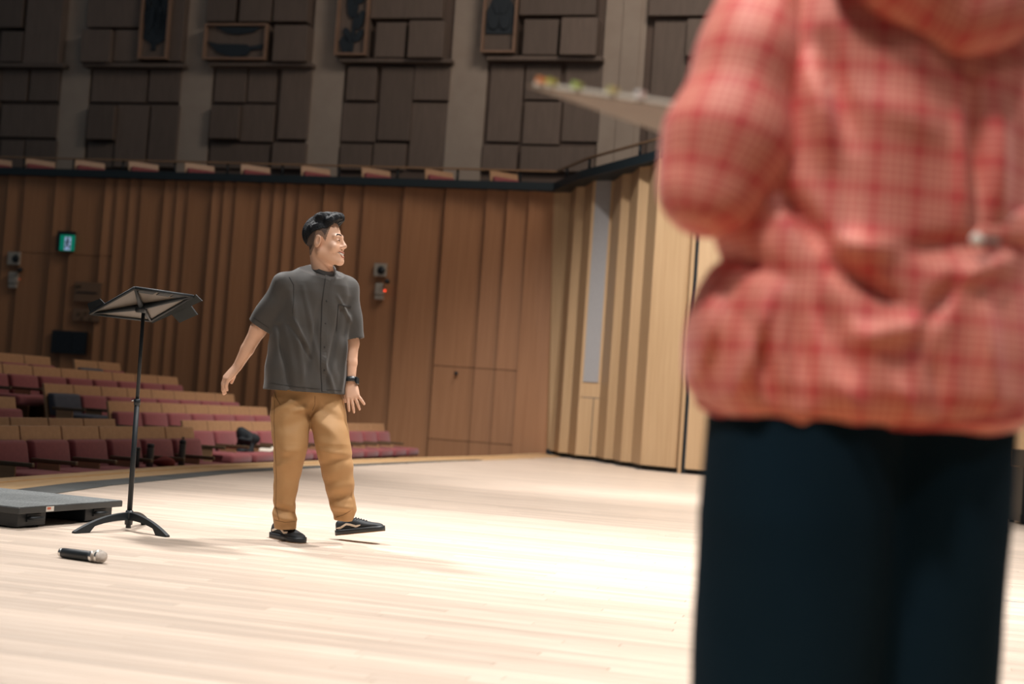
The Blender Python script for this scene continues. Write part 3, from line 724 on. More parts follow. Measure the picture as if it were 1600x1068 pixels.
for u in (Wd*.17, Wd*.83):
    c = o0+fx*u-bx_*.0+UP*(zT*.45)
    keep(tube('recessed_handle', [c-fx*.05+bx_*.02, c-fx*.045-bx_*.012, c+fx*.045-bx_*.012, c+fx*.05+bx_*.02], .0085, M_BLACKMETAL, None, 8), pod)
    pb('handle_cup', u-.055, u+.055, .012, .021, zT*.45-.02, zT*.45+.02, M_BLACKMETAL, .002)
pb('maker_label', Wd*.235, Wd*.31, -.0135, -.011, zT-.032, zT-.006, mat('label_white', (.6, .56, .5, 1), .5), 0)
pb('label_print', Wd*.245, Wd*.28, -.0142, -.013, zT-.022, zT-.010, mat('label_red', (.5, .12, .06, 1), .5), 0)
# ---- music stand
base = onz(200, 828); YS = base[1]
ms = empty('music_stand', base); tag(ms, 'black music stand with tilted desk, standing beside the podium', 'music stand')
pole_t = at(222, 488, YS); pole_t[:2] = base[:2]*.35+pole_t[:2]*.65; pole_b = base+UP*.085
mid = pole_b*.45+pole_t*.55
keep(tube('pole', [pole_b, mid], .0135, M_BLACKMETAL, None, 14), ms)
keep(tube('inner_pole', [mid-UP*.01, pole_t], .0095, M_BLACKMETAL, None, 14), ms)
keep(tube('collar', [mid-UP*.012, mid+UP*.022], .0165, M_BLACKPLASTIC, None, 14), ms)
k0 = mid+np.array([-.015, -.01, .012]); keep(tube('clamp_screw', [k0, k0+np.array([-.012, -.004, 0])], .004, M_CHROME, None, 8), ms)
keep(tube('base_hub', [base+UP*.03, base+UP*.085, base+UP*.105], [.02, .024, .018], M_BLACKPLASTIC, None, 14), ms)
keep(tube('hub_socket', [base+UP*.012, base+UP*.05], .014, M_BLACKPLASTIC, None, 12), ms)
for tip in (onz(115, 833), onz(262, 839), base+(base-(onz(115, 833)+onz(262, 839))/2)*1.0+np.array([.03, .18, 0])):
    tip = tip*[1, 1, 0]; d = tip-base; Ld = np.linalg.norm(d); d = d/Ld; sd = np.array([-d[1], d[0], 0]); v = []; f = []; n = 12
    for i in range(n+1):
        t = i/n; zt_ = .085*(1-t**2.0)+.010; zb_ = max(0.001, zt_-(.042-.026*t)) if t < .72 else .001
        hw = .014
        c = base+d*(Ld*t); v += [c+sd*hw+UP*zb_, c-sd*hw+UP*zb_, c-sd*hw*.8+UP*zt_, c+sd*hw*.8+UP*zt_]
    for i in range(n):
        for k in range(4): f.append((4*i+k, 4*i+(k+1) % 4, 4*i+4+(k+1) % 4, 4*i+4+k))
    f += [(0, 1, 2, 3), (4*n, 4*n+1, 4*n+2, 4*n+3)]
    keep(pyd('leg', v, f, M_BLACKMETAL), ms)
# desk: a nearly flat tray tilted away, seen from below; corners from the photograph
hub = at(221, 484, YS)
near_l = at(141, 489, YS+.16); near_r = at(236, 500, YS+.20); far_l = at(211, 449, YS-.20); far_r = at(302, 462, YS-.16)
near_l, near_r, far_l, far_r = [np.array(q) for q in (near_l, near_r, far_l, far_r)]
def quad_plate(name, a, b, c, d, th, m):
    n = np.cross(b-a, d-a); n /= np.linalg.norm(n); n = n if n[2] > 0 else -n
    return keep(hexa(name, [a, b, c, d, a+n*th, b+n*th, c+n*th, d+n*th], m), ms), n
_, dn = quad_plate('desk_plate', near_l, near_r, far_r, far_l, .003, M_DESK)
cen = (near_l+near_r+far_l+far_r)/4
for a, b in ((near_l, far_l), (far_l, far_r), (far_r, near_r), (near_r, near_l)):
    keep(tube('desk_rim', [a-dn*.002, b-dn*.002], .0085, M_BLACKMETAL, None, 8), ms)
hubc = cen-dn*.012
for q in (near_l, near_r, far_l, far_r): keep(tube('desk_rib', [hubc-dn*.004, q-dn*.003], [.017, .006], M_BLACKMETAL, None, 8), ms)
keep(tube('tilt_joint', [hubc-dn*.015-E1*.025, hubc-dn*.015+E1*.025], .02, M_BLACKPLASTIC, None, 12), ms)
keep(tube('neck', [pole_t, hubc-dn*.01], .0105, M_BLACKMETAL, None, 12), ms)
e_r = far_r-near_r; ob = (near_r-near_l); ob /= np.linalg.norm(ob)
# front lip hanging down along the right edge, with a folded page holder
dwn = -UP*.034+ob*.03
quad_plate('desk_lip', near_r-e_r*.02, near_r+e_r*1.05, near_r+e_r*1.05+dwn+e_r*.03, near_r-e_r*.02+dwn*.4, .004, M_LIPD)
quad_plate('page_holder', near_r+e_r*.42+dwn*.6, near_r+e_r*.84+dwn*.8, near_r+e_r*.84+dwn*2.1, near_r+e_r*.45+dwn*1.9, .006, M_LIPD)
quad_plate('desk_side', near_l, near_l+(far_l-near_l)*.35, near_l+(far_l-near_l)*.30-ob*.02+UP*.035, near_l-ob*.02+UP*.05, .003, M_BLACKMETAL)
# slots in the back edge
for t0, t1 in ((.12, .40), (.46, .66), (.70, .92)):
    a = far_l*(1-t0)+far_r*t0; b = far_l*(1-t1)+far_r*t1; inn = (near_l-far_l)*.09
    quad_plate('back_slot', a+inn*.5-dn*.004, b+inn*.5-dn*.004, b+inn*1.3-dn*.004, a+inn*1.3-dn*.004, .003, M_BLACKMETAL)
# ---- microphone on the floor
ma = onz(97, 871)*[1, 1, 0]; mb = onz(166, 881)*[1, 1, 0]; md = (mb-ma); ml = np.linalg.norm(md); md /= ml
mic = empty('microphone', (ma+mb)/2); tag(mic, 'black handheld microphone with silver grille lying on the stage floor', 'microphone')
ax = md+UP*.008; ax /= np.linalg.norm(ax); o0m = ma+UP*.0225
keep(lathe('handle', [(.017, 0), (.021, .004), (.022, .05), (.0225, .62*ml), (.0215, .655*ml)], M_BLACKPLASTIC, None, 24, o0m, tuple(ax)), mic)
keep(lathe('antenna_cap', [(.014, -.012), (.019, -.010), (.019, .002)], M_CHROME, None, 24, o0m, tuple(ax)), mic)
keep(lathe('collar', [(.0225, .655*ml), (.024, .67*ml), (.024, .70*ml), (.021, .72*ml)], M_CHROME, None, 24, o0m, tuple(ax)), mic)
g0 = .715*ml; keep(lathe('grille', [(.0235, g0), (.0262, g0+.012), (.0275, g0+.026), (.0268, g0+.042), (.022, g0+.055), (.013, g0+.062), (.004, g0+.064)], M_METAL, None, 24, o0m+UP*.004, tuple(ax)), mic)
keep(lathe('grille_ring', [(.0272, g0+.022), (.0282, g0+.024), (.0282, g0+.030), (.0272, g0+.032)], M_CHROME, None, 24, o0m+UP*.004, tuple(ax)), mic)
# ---- black case cut by the right picture edge
cc = onz(1592, 819); ec = empty('equipment_case', cc); tag(ec, 'black upright equipment case standing at the right picture edge', 'case')
def eb(n, lo, hi, m, bev=.008): keep(obox(n, cc+np.array(lo), (hi[0]-lo[0], 0, 0), (0, hi[1]-lo[1], 0), (0, 0, hi[2]-lo[2]), m, None, bev), ec)
eb('case_body', (.02, 0, .02), (.56, .42, .55), M_BLACKPLASTIC); eb('case_lid', (.035, .0, .556), (.55, .42, .72), M_BLACKPLASTIC)
for x in (.05, .5):
    for y in (.03, .36): eb('foot', (x-.03+.02, y, 0), (x+.03, y+.05, .02), M_BLACKMETAL, .002)
eb('latch', (.10, -.012, .53), (.15, .0, .59), M_CHROME, .002); eb('latch', (.42, -.012, .53), (.47, .0, .59), M_CHROME, .002)
eb('corner_guard', (.012, -.008, .02), (.05, .03, .10), M_BLACKMETAL, .003)
# ---- thin blue-grey tape line at the right
a = onz(1540, 936); b = onz(1660, 946); t_ = (b-a)/np.linalg.norm(b-a); w_ = np.array([-t_[1], t_[0], 0])*.006
o = obox('tape_line', a+UP*.0004, b-a, w_, UP*.0008, mat('tape_blue', (.16, .20, .28, 1), .6)); tag(o, 'thin blue-grey tape line on the floor at the right edge', 'tape')
# ================================================================== PEOPLE
def hand(Fd, Wp, d, n, sc=1.0, curl=(.3, .35, .3), spread=(0, 0, 0, 0), thumb=(.6, .75, -.25), k=.006):
    d = d/np.linalg.norm(d); n = n-d*(n@d); n /= np.linalg.norm(n); s = np.cross(d, n) if thumb[3] > 0 else np.cross(n, d)
    for i, o in enumerate((.028, .0095, -.009, -.026)):
        kn = Wp+d*(.088-.004*abs(i-1))*sc+s*o*sc
        Fd.cap(Wp+d*.008+s*o*.55*sc, kn, .0135*sc, .0112*sc, .012)
        a = spread[i]; f = d*math.cos(a)-s*math.sin(a); L = (.074, .082, .076, .060)[i]*sc; p = kn; nn = n.copy(); r = .0092*sc
        for j, fr in enumerate((.45, .30, .25)):
            c = curl[j]; f2 = f*math.cos(c)-nn*math.sin(c); nn = nn*math.cos(c)+f*math.sin(c); f = f2
            q = p+f*L*fr; Fd.cap(p, q, r, r*.92, k*.6); r *= .92; p = q
    Fd.ell(Wp+d*.045*sc-n*.004, (.036*sc, .050*sc, .016*sc), .012, 'add', np.stack([s, d, n], 1))
    b = Wp+d*.022*sc+s*.024*sc-n*.008; t = d*thumb[0]+s*thumb[1]+n*thumb[2]; t /= np.linalg.norm(t)
    q = b+t*.048*sc; Fd.cap(Wp+d*.01+s*.012, b, .014*sc, .0145*sc, .01); Fd.cap(b, q, .0135*sc, .0108*sc, .008)
    t2 = t*.9+d*.35; t2 /= np.linalg.norm(t2); Fd.cap(q, q+t2*.032*sc, .0108*sc, .0088*sc, .004)
def head_sdf(Fd, O, hf, hl, hz, smile=True):
    T = lambda l, f, z: O+hl*l+hf*f+hz*z
    M = np.stack([hl, hf, hz], 1)
    Fd.ell(T(0, -.014, .045), (.076, .099, .094), .012, 'add', M)
    Fd.ell(T(0, .032, -.030), (.061, .066, .092), .03, 'add', M)
    for sg in (-1, 1):
        Fd.cap(T(sg*.050, -.002, -.058), T(sg*.014, .080, -.106), .022, .019, .025)
        Fd.ell(T(sg*.040, .068, -.036), (.026, .024, .026), .018, 'add', M)
        Fd.cap(T(sg*.012, .092, .022), T(sg*.046, .076, .020), .011, .010, .014)
        Fd.ell(T(sg*.033, .107, .001), (.018, .013, .010), .010, 'sub', M)
        Fd.ell(T(sg*.032, .083, .000), (.015, .013, .012), .006, 'add', M)
        Fd.ell(T(sg*.0135, .102, -.034), (.0095, .010, .0085), .008, 'add', M)
        a = .25; M2 = np.stack([hl*math.cos(.3)+hf*math.sin(.3)*-sg, hf*math.cos(a)-hz*math.sin(a), hz*math.cos(a)+hf*math.sin(a)], 1)
        Fd.ell(T(sg*.079, -.008, -.004), (.010, .021, .034), .006, 'add', M2)
        Fd.ell(T(sg*.092, .000, .000), (.010, .011, .020), .004, 'sub', M2)
    Fd.ell(T(0, .088, -.108), (.020, .016, .016), .018, 'add', M)
    Fd.cap(T(0, .092, .012), T(0, .112, -.024), .0085, .011, .014)
    Fd.ell(T(0, .1155, -.030), (.0115, .009, .009), .008, 'add', M)
    Fd.ell(T(0, .085, -.072), (.032, .019, .024), .016, 'add', M)
    if smile:
        for sg in (-1, 1): Fd.cap(T(0, .110, -.075), T(sg*.030, .088, -.061), .0075, .0045, .004, 'sub')
        for sg in (-1, 1):
            Fd.cap(T(0, .105, -.062), T(sg*.030, .087, -.055), .0045, .0035, .005)
            Fd.cap(T(0, .102, -.089), T(sg*.026, .085, -.073), .0055, .0035, .006)
def smoothf(x, a, b): t = np.clip((x-a)/(b-a), 0, 1); return t*t*(3-2*t)

# ---------------------------------------------------------------- the man on stage
YM = 7.55
def pm(x, y, dy=0.0): return at(x, y, YM+dy)
man = empty('person', (onz(452, 845)+onz(560, 846))/2*[1, 1, 0]); tag(man, 'laughing person in charcoal short-sleeved shirt and khaki trousers stepping across the stage', 'person')
TA = math.radians(30); FWD = np.array([math.sin(TA), -math.cos(TA), 0]); LAT = np.array([math.cos(TA), math.sin(TA), 0])
ya = math.radians(76); pa = math.radians(5)
hf = np.array([math.sin(ya)*math.cos(pa), -math.cos(ya)*math.cos(pa), math.sin(pa)]); hl = np.array([math.cos(ya), math.sin(ya), 0]); hz = np.cross(hf, hl)
HO = pm(507, 378, -.02)
SR, SL = pm(446, 447, -.10), pm(540, 451, .10)
ER, EL = pm(404, 514, -.08), pm(549, 536, .11)
WR, WL = pm(372, 571, -.05), pm(548, 597, .06)
B = Field((-1.60, 7.14, 0.0), (-.66, 7.92, 1.80), .0034)
head_sdf(B, HO, hf, hl, hz)
B.cap(HO-hf*.028-hz*.050, pm(505, 428, 0), .054, .058, .020)
B.cap(pm(498, 462, 0), pm(484, 590, 0), .09, .10, .03)
B.cap(SR, pm(500, 447, .01), .045, .05, .03); B.cap(SL, pm(502, 447, .01), .045, .05, .03)
B.cap(SR, ER, .048, .042, .02); B.cap(ER, ER*.45+WR*.55, .041, .035, .02); B.cap(ER*.45+WR*.55, WR, .035, .025, .01)
B.cap(SL, EL, .048, .040, .02); B.cap(EL, EL*.5+WL*.5, .039, .033, .02); B.cap(EL*.5+WL*.5, WL, .033, .024, .01)
for hp, kn, an in ((pm(457, 640, -.02), pm(454, 705, -.06), pm(446, 806, 0)), (pm(508, 640, .05), pm(524, 708, -.02), pm(536, 792, .07))):
    B.cap(hp, kn, .070, .055, .03); B.cap(kn, an, .052, .036, .02)
d = pm(353, 592, -.06)-WR
hand(B, WR, d, np.array([-.62, -.52, .58]), 1.06, (.40, .35, .25), (.10, .03, -.04, -.12), (.85, .35, -.75, 1))
hand(B, WL, pm(552, 622, .03)-WL, np.array([.15, -1, .05]), .98, (.10, .14, .12), (-.06, .03, .22, .50), (1.0, .30, -.12, 1))
body = B.build('body', M_SKIN, None, 1); del B
keep(body, man)
# scalp fade: close-cropped sides carry the hair colour thinly
co = np.empty(len(body.data.vertices)*3); body.data.vertices.foreach_get('co', co); co = co.reshape(-1, 3)-HO
lf, ff, zf = co@hl, co@hf, co@hz
body.data.materials.append(mat('hair_stubble_dark', (.07, .045, .034, 1), .6)); body.data.materials.append(mat('hair_stubble', (.22, .135, .09, 1), .6))
nv = len(body.data.polygons); vi = np.empty(nv*4, int); body.data.polygons.foreach_get('vertices', vi); vi = vi.reshape(-1, 4)
lc, fc, zc_ = lf[vi].mean(1), ff[vi].mean(1), zf[vi].mean(1)
isear = np.abs(lc) > .0785
low = np.interp(fc, [-.12, -.06, -.035, -.015, .015, .03, .05, .06], [-.075, -.07, -.03, .03, .02, -.005, .055, .10])
midl = low+.028
idx = np.zeros(nv, np.int32); sel = (zc_ > low) & (zc_ > -.09) & (fc < .06) & ~(isear & (zc_ < .035))
idx[sel] = 2; idx[sel & (zc_ > midl)] = 1
body.data.polygons.foreach_set('material_index', idx)
# hair on top
Hh = Field(HO-np.array([.17, .17, .13]), HO+np.array([.19, .17, .24]), .003)
T = lambda l, f, z: HO+hl*l+hf*f+hz*z
MH = np.stack([hl, hf, hz], 1)
Hh.ell(T(0, -.018, .049), (.0795, .1025, .0965), .01, 'add', MH)
for l_, f_, z_, r_ in ((-.05, .05, .105, .024), (-.025, .068, .118, .027), (0, .074, .122, .028), (.025, .068, .118, .027), (.05, .05, .105, .024), (-.04, .0, .128, .03), (.04, 0, .128, .03), (0, .02, .132, .032), (0, .062, .13, .026), (-.02, .088, .128, .014), (.012, .088, .130, .013)):
    Hh.ell(T(l_, f_, z_), (r_, r_*1.2, r_*.85), .02, 'add', MH)
def cutfn(X, Y, Z):
    x, y, z = X-HO[0], Y-HO[1], Z-HO[2]; f = x*hf[0]+y*hf[1]+z*hf[2]; w = x*hz[0]+y*hz[1]+z*hz[2]; l = x*hl[0]+y*hl[1]
    base = np.interp(np.clip(f, -.14, .12).ravel(), [-.13, -.09, -.06, -.03, .03, .055, .075, .10], [-.03, -.012, .030, .052, .060, .082, .100, .112]).reshape(f.shape)
    return base-w+.004*np.sin(70*l+40*f)
Hh.add(cutfn, Hh.lo, Hh.lo+Hh.h*Hh.n, .0, 'cut')
def strands(X, Y, Z):
    x, y, z = X-HO[0], Y-HO[1], Z-HO[2]; l = x*hl[0]+y*hl[1]; f = x*hf[0]+y*hf[1]+z*hf[2]
    return .0022*np.sin(260*l+35*f)+.0016*np.sin(410*l-60*f+3)
Hh.add(strands, Hh.lo, Hh.lo+Hh.h*Hh.n, 0, 'disp')
keep(Hh.build('hair', M_HAIR, None, 1), man)
# face details laid on the body surface
bvb = bvh_of(body)
def fpt(l, z, off=0.0):
    o = Vector(T(l, .25, z)); h = bvb.ray_cast(o, Vector(-hf)); return np.array(h[0])+np.array(h[1])*off if h[0] is not None else T(l, .09, z)
M_BROW = mat('brow', (.02, .015, .013, 1), .7); M_EYE = mat('eye_dark', (.015, .01, .009, 1), .25)
for sg in (-1, 1):
    keep(tube('eyebrow', [fpt(sg*l, z, .001) for l, z in ((.014, .026), (.024, .031), (.036, .0315), (.047, .025))], [.0025, .004, .0038, .0018], M_BROW, None, 8), man)
    keep(tube('eye', [fpt(sg*l, z, .0) for l, z in ((.019, -.004), (.027, .002), (.036, .002), (.044, -.005))], [.0012, .0026, .0026, .001], M_EYE, None, 8), man)
    keep(tube('eyelid_fold', [fpt(sg*l, z, .0) for l, z in ((.018, .008), (.028, .012), (.038, .011), (.046, .006))], [.0008, .0013, .0013, .0008], mat('skin_fold', (.36, .17, .10, 1), .6), None, 6), man)
keep(tube('teeth', [T(l, f, z) for l, f, z in ((-.027, .085, -.062), (-.015, .0965, -.0685), (0, .101, -.072), (.015, .0965, -.0685), (.027, .085, -.062))], [.003, .0062, .0072, .0062, .003], M_TEETH, None, 8), man)
keep(tube('upper_lip', [fpt(l, z, -.0005) for l, z in ((-.030, -.056), (-.015, -.0615), (0, -.064), (.015, -.0615), (.030, -.056))], [.0015, .0028, .003, .0028, .0015], M_LIP, None, 8), man)
keep(tube('lower_lip', [fpt(l, z, -.0005) for l, z in ((-.026, -.072), (-.013, -.0845), (0, -.0875), (.013, -.0845), (.026, -.072))], [.0015, .0032, .0036, .0032, .0015], M_LIP, None, 8), man)
# shirt
rows = [(613, 477, .224, .135), (590, 478, .222, .135), (550, 480, .217, .135), (510, 482, .212, .133), (480, 486, .207, .130), (458, 491, .198, .126), (444, 496, .172, .115), (434, 500, .130, .102), (424, 504, .088, .084), (416, 505, .070, .070)]
pz = [pm(r[1], r[0]) for r in rows]; zs = [p[2] for p in pz]
SH = Field((-1.46, 7.14, .70), (-.68, 7.98, 1.52), .004)
SH.add(loft(zs, [p[0] for p in pz], [p[1] for p in pz], [r[2] for r in rows], [r[3] for r in rows], (LAT[0], LAT[1]), 2.4), (-1.5, 7.1, .7), (-.6, 8, 1.5), .01)
SH.cap(SR, pm(494, 422, 0), .060, .052, .035); SH.cap(SL, pm(512, 426, 0), .060, .050, .035)
CR, CL = pm(405.5, 509, -.075), pm(552, 530, .10)
SH.cap(SR, CR+(CR-SR)*.12, .070, .064, .035); SH.cap(SL, CL+(CL-SL)*.12, .072, .058, .030)
C0 = pm(482, 520)
def folds(X, Y, Z):
    u = (X-C0[0])*LAT[0]+(Y-C0[1])*LAT[1]; z = Z-C0[2]; out = 0
    for (u0, z0), (u1, z1), w, a in (((-.16, .20), (-.05, -.30), .018, .011), ((-.10, .24), (.02, -.18), .014, .008), ((.13, .16), (.06, -.28), .016, -.009), ((-.19, .02), (-.12, -.32), .016, -.012), ((.0, .16), (-.06, -.31), .015, -.007), ((.19, .10), (.17, -.30), .014, .008), ((-.14, .06), (-.05, -.08), .010, .009), ((-.15, .03), (-.03, -.14), .009, -.008), ((.10, .20), (.20, .08), .012, .007), ((.03, -.12), (.12, -.31), .014, .008)):
        du, dz = u1-u0, z1-z0; L = math.hypot(du, dz); t = np.clip(((u-u0)*du+(z-z0)*dz)/L**2, 0, 1)
        dd = (u-u0-t*du)**2+(z-z0-t*dz)**2; out = out+a*np.exp(-dd/(w*w))*np.sin(np.pi*(.12+.76*t))
    out = out+.0025*np.sin(31*z+22*u+3*np.sin(9*u))*np.sin(17*u-9*z+1.3)
    return -1.45*out
SH.add(folds, SH.lo, SH.lo+SH.h*SH.n, 0, 'disp')
for S0, C1 in ((SR, CR), (SL, CL)):
    dd = (C1-S0)/np.linalg.norm(C1-S0)
    SH.cap(C1-dd*.05, C1+dd*.10, .050, .056, .003, 'sub')
    def cfn(X, Y, Z, C1=C1, dd=dd):
        t = (X-C1[0])*dd[0]+(Y-C1[1])*dd[1]+(Z-C1[2])*dd[2]; rr = (X-C1[0]-dd[0]*t)**2+(Y-C1[1]-dd[1]*t)**2+(Z-C1[2]-dd[2]*t)**2
        return np.where(rr < .09**2, t, -.05)
    SH.add(cfn, C1-.10, C1+.10, 0, 'cut')
NB0 = pm(507, 415, 0)
SH.add(lambda X, Y, Z: -(NB0[2]-.028-.45*((X-NB0[0])*FWD[0]+(Y-NB0[1])*FWD[1])-Z)*.9+0*X, NB0-np.array([.10, .12, .10]), NB0+np.array([.10, .12, .10]), 0, 'cut')
SH.add(lambda X, Y, Z: (pm(477, 612)[2])-Z+0*X+0*Y, SH.lo, SH.lo+SH.h*SH.n, 0, 'cut')
shirt = keep(SH.build('shirt', M_SHIRT, None, 1), man); bvs = bvh_of(shirt)
# band collar
cb = []; f = []; n = 28
for k in range(n):
    a = 2*math.pi*k/n; ca, sa = math.cos(a), math.sin(a)
    e = LAT*ca*.062+FWD*(sa*.066-.004); lo_ = NB0+e*1.12+UP*(-.042-.036*sa); hi_ = lo_+UP*.042-e*.10
    cb += [lo_, hi_, hi_-e*.06, lo_-e*.06]
for k in range(n):
    j = (k+1) % n
    for q in range(4): f.append((4*k+q, 4*j+q, 4*j+(q+1) % 4, 4*k+(q+1) % 4))
keep(pyd('collar', cb, f, M_SHIRT, None, True), man)
def sub(o, parent=None):
    if o is not None: keep(o, man)
sub(ribbon('placket', bvs, [(513, 429), (508, 470), (506, 520), (505.5, 570), (507, 611)], .030, M_SHIRT, None, .0022))
sub(ribbon('placket_edge', bvs, [(509, 431), (503.5, 470), (501.5, 520), (501, 570), (503, 611)], .004, M_SHIRT2, None, .0035))
sub(ribbon('pocket', bvs, [(528.5, 477), (526.5, 500), (526, 517)], .004, M_SHIRT2, None, .003)); sub(ribbon('pocket_hem', bvs, [(528, 476), (548, 479)], .005, M_SHIRT2, None, .004))
for x, y in ((510, 470), (508, 505), (507, 542), (507, 578)):
    h = bvs.ray_cast(Vector(CP), Vector(ray(x, y)).normalized())
    if h[0] is not None: sub(lathe('button', [(.0045, 0), (.0048, .003), (.003, .004)], M_SHIRT2, None, 10, np.array(h[0])+np.array(h[1])*.001, tuple(h[1])))
sub(ribbon('shoulder_seam', bvs, [(452, 433), (459, 445), (459, 470), (457, 490)], .003, M_SHIRT2, None, .002))
sub(ribbon('cuff_seam', bvs, [(396, 496), (408, 504), (420, 512)], .0022, M_SHIRT2, None, .0015)); sub(ribbon('hem_seam', bvs, [(422, 598), (470, 605), (534, 610)], .0022, M_SHIRT2, None, .0015))
# trousers
TR = Field((-1.42, 7.18, .0), (-.70, 7.98, .92), .004)
RL = [(826, 445.5, 17, 0.0), (806, 445, 18, 0.0), (797, 444.5, 17.5, -.01), (782, 444, 17, -.02), (748, 448, 19.5, -.04), (715, 452, 24, -.06), (692, 453.5, 27.5, -.06), (650, 454, 30.5, -.03), (622, 456, 30.5, -.01), (600, 460, 26, .0)]
LL = [(813, 536, 14.5, .07), (804, 537, 17, .07), (796, 537, 20, .06), (780, 534, 21, .04), (748, 529, 24, .02), (720, 524.5, 26.5, -.01), (692, 520, 28, -.02), (650, 512.5, 29.5, .03), (622, 508, 29.5, .08), (600, 502, 24, .09)]
for LG in (RL, LL):
    P_ = [pm(r[1], r[0], r[3]) for r in LG]; s_ = [r[2]/(F/YM) for r in LG]
    TR.add(loft([p[2] for p in P_], [p[0] for p in P_], [p[1] for p in P_], s_, [q*1.02+.006 for q in s_], (1, 0), 2.15), (-1.45, 7.1, 0), (-.6, 8.0, .95), .022)
PC = pm(480, 620); TR.ell(PC+UP*.0+np.array([0, .035, 0]), (.16, .115, .10), .03)
kz = pm(450, 700)[2]
TF = [((447, 704), (478, 700), 7, .008), ((430, 694), (452, 716), 7, -.007), ((436, 728), (468, 716), 6, .006), ((428, 800), (452, 812), 5, .010), ((440, 790), (463, 800), 5, -.009), ((447, 806), (464, 811), 4, .009), ((428, 788), (445, 796), 5, -.007),
 ((500, 702), (550, 710), 6, .009), ((506, 722), (548, 714), 7, -.008), ((512, 742), (552, 728), 8, .006), ((516, 789), (556, 796), 7, .014), ((522, 776), (554, 772), 7, -.012), ((520, 803), (548, 799), 5, -.010), ((512, 764), (548, 756), 7, .008),
 ((462, 642), (486, 638), 5, .009), ((488, 646), (498, 622), 6, -.008), ((494, 652), (536, 684), 8, .009), ((500, 636), (540, 660), 7, -.007), ((430, 646), (474, 624), 7, .007), ((450, 668), (484, 652), 8, -.007), ((455, 640), (448, 780), 9, .006), ((520, 660), (528, 780), 9, .006)]
TFW = [(pm(*a_), pm(*b_), w_/294, h_) for a_, b_, w_, h_ in TF]
def tf(X, Y, Z):
    o = 0
    for a_, b_, w_, h_ in TFW:
        dx, dz = b_[0]-a_[0], b_[2]-a_[2]; L2 = dx*dx+dz*dz; t = np.clip(((X-a_[0])*dx+(Z-a_[2])*dz)/L2, 0, 1)
        dd = (X-a_[0]-t*dx)**2+(Z-a_[2]-t*dz)**2; o = o-h_*np.exp(-dd/(w_*w_))*np.sin(np.pi*(.15+.7*t))
    return o*1.35*(.7+.3*np.sign(YM-Y))+.002*np.sin(40*Z+30*X+8*Y)*np.sin(23*X-31*Z)
TR.add(tf, TR.lo, TR.lo+TR.h*TR.n, 0, 'disp')
trousers = keep(TR.build('trousers', M_KHAKI, None, 1), man); bvt = bvh_of(trousers)
sub(ribbon('side_seam', bvt, [(429, 625), (428, 660), (430, 700), (432, 745), (431, 790), (436, 812)], .003, M_KHAKI2, None, .0015))
sub(ribbon('pocket_seam', bvt, [(428, 610), (431, 620), (438, 632)], .003, M_KHAKI2, None, .0015))
sub(ribbon('fly_seam', bvt, [(492, 618), (492, 632), (488, 641)], .003, M_KHAKI2, None, .0015))
sub(ribbon('hem_seam', bvt, [(430, 812), (445, 815.5), (461, 814)], .0025, M_KHAKI2, None, .0015)); sub(ribbon('hem_seam', bvt, [(525, 808), (537, 804), (548, 797)], .0025, M_KHAKI2, None, .0015))
# wrist watch
wd = (WL-EL)/np.linalg.norm(WL-EL); wc = WL-wd*.012; u_ = np.cross(wd, [0, 1, 0]); u_ /= np.linalg.norm(u_); v_ = np.cross(wd, u_)
ring = [wc+u_*.031*math.cos(a)+v_*.031*math.sin(a) for a in np.linspace(0, 2*math.pi, 25)]
vv = []; f = []
for i, p in enumerate(ring[:-1]):
    e = (p-wc)/np.linalg.norm(p-wc); vv += [p-wd*.013, p+wd*.013, p+wd*.013+e*.004, p-wd*.013+e*.004]
for i in range(24):
    j = (i+1) % 24
    for q in range(4): f.append((4*i+q, 4*j+q, 4*j+(q+1) % 4, 4*i+(q+1) % 4))
wt = keep(pyd('watch', vv, f, M_BLACKPLASTIC, None, True), man)
e = np.array([.95, -.3, 0]); wcs = wc+e*.036; o = obox('watch_case', wcs-wd*.018-np.cross(wd, e)*.018-e*.004, wd*.036, np.cross(wd, e)*.036, e*.011, M_BLACKPLASTIC, None, .003); keep(o, man)
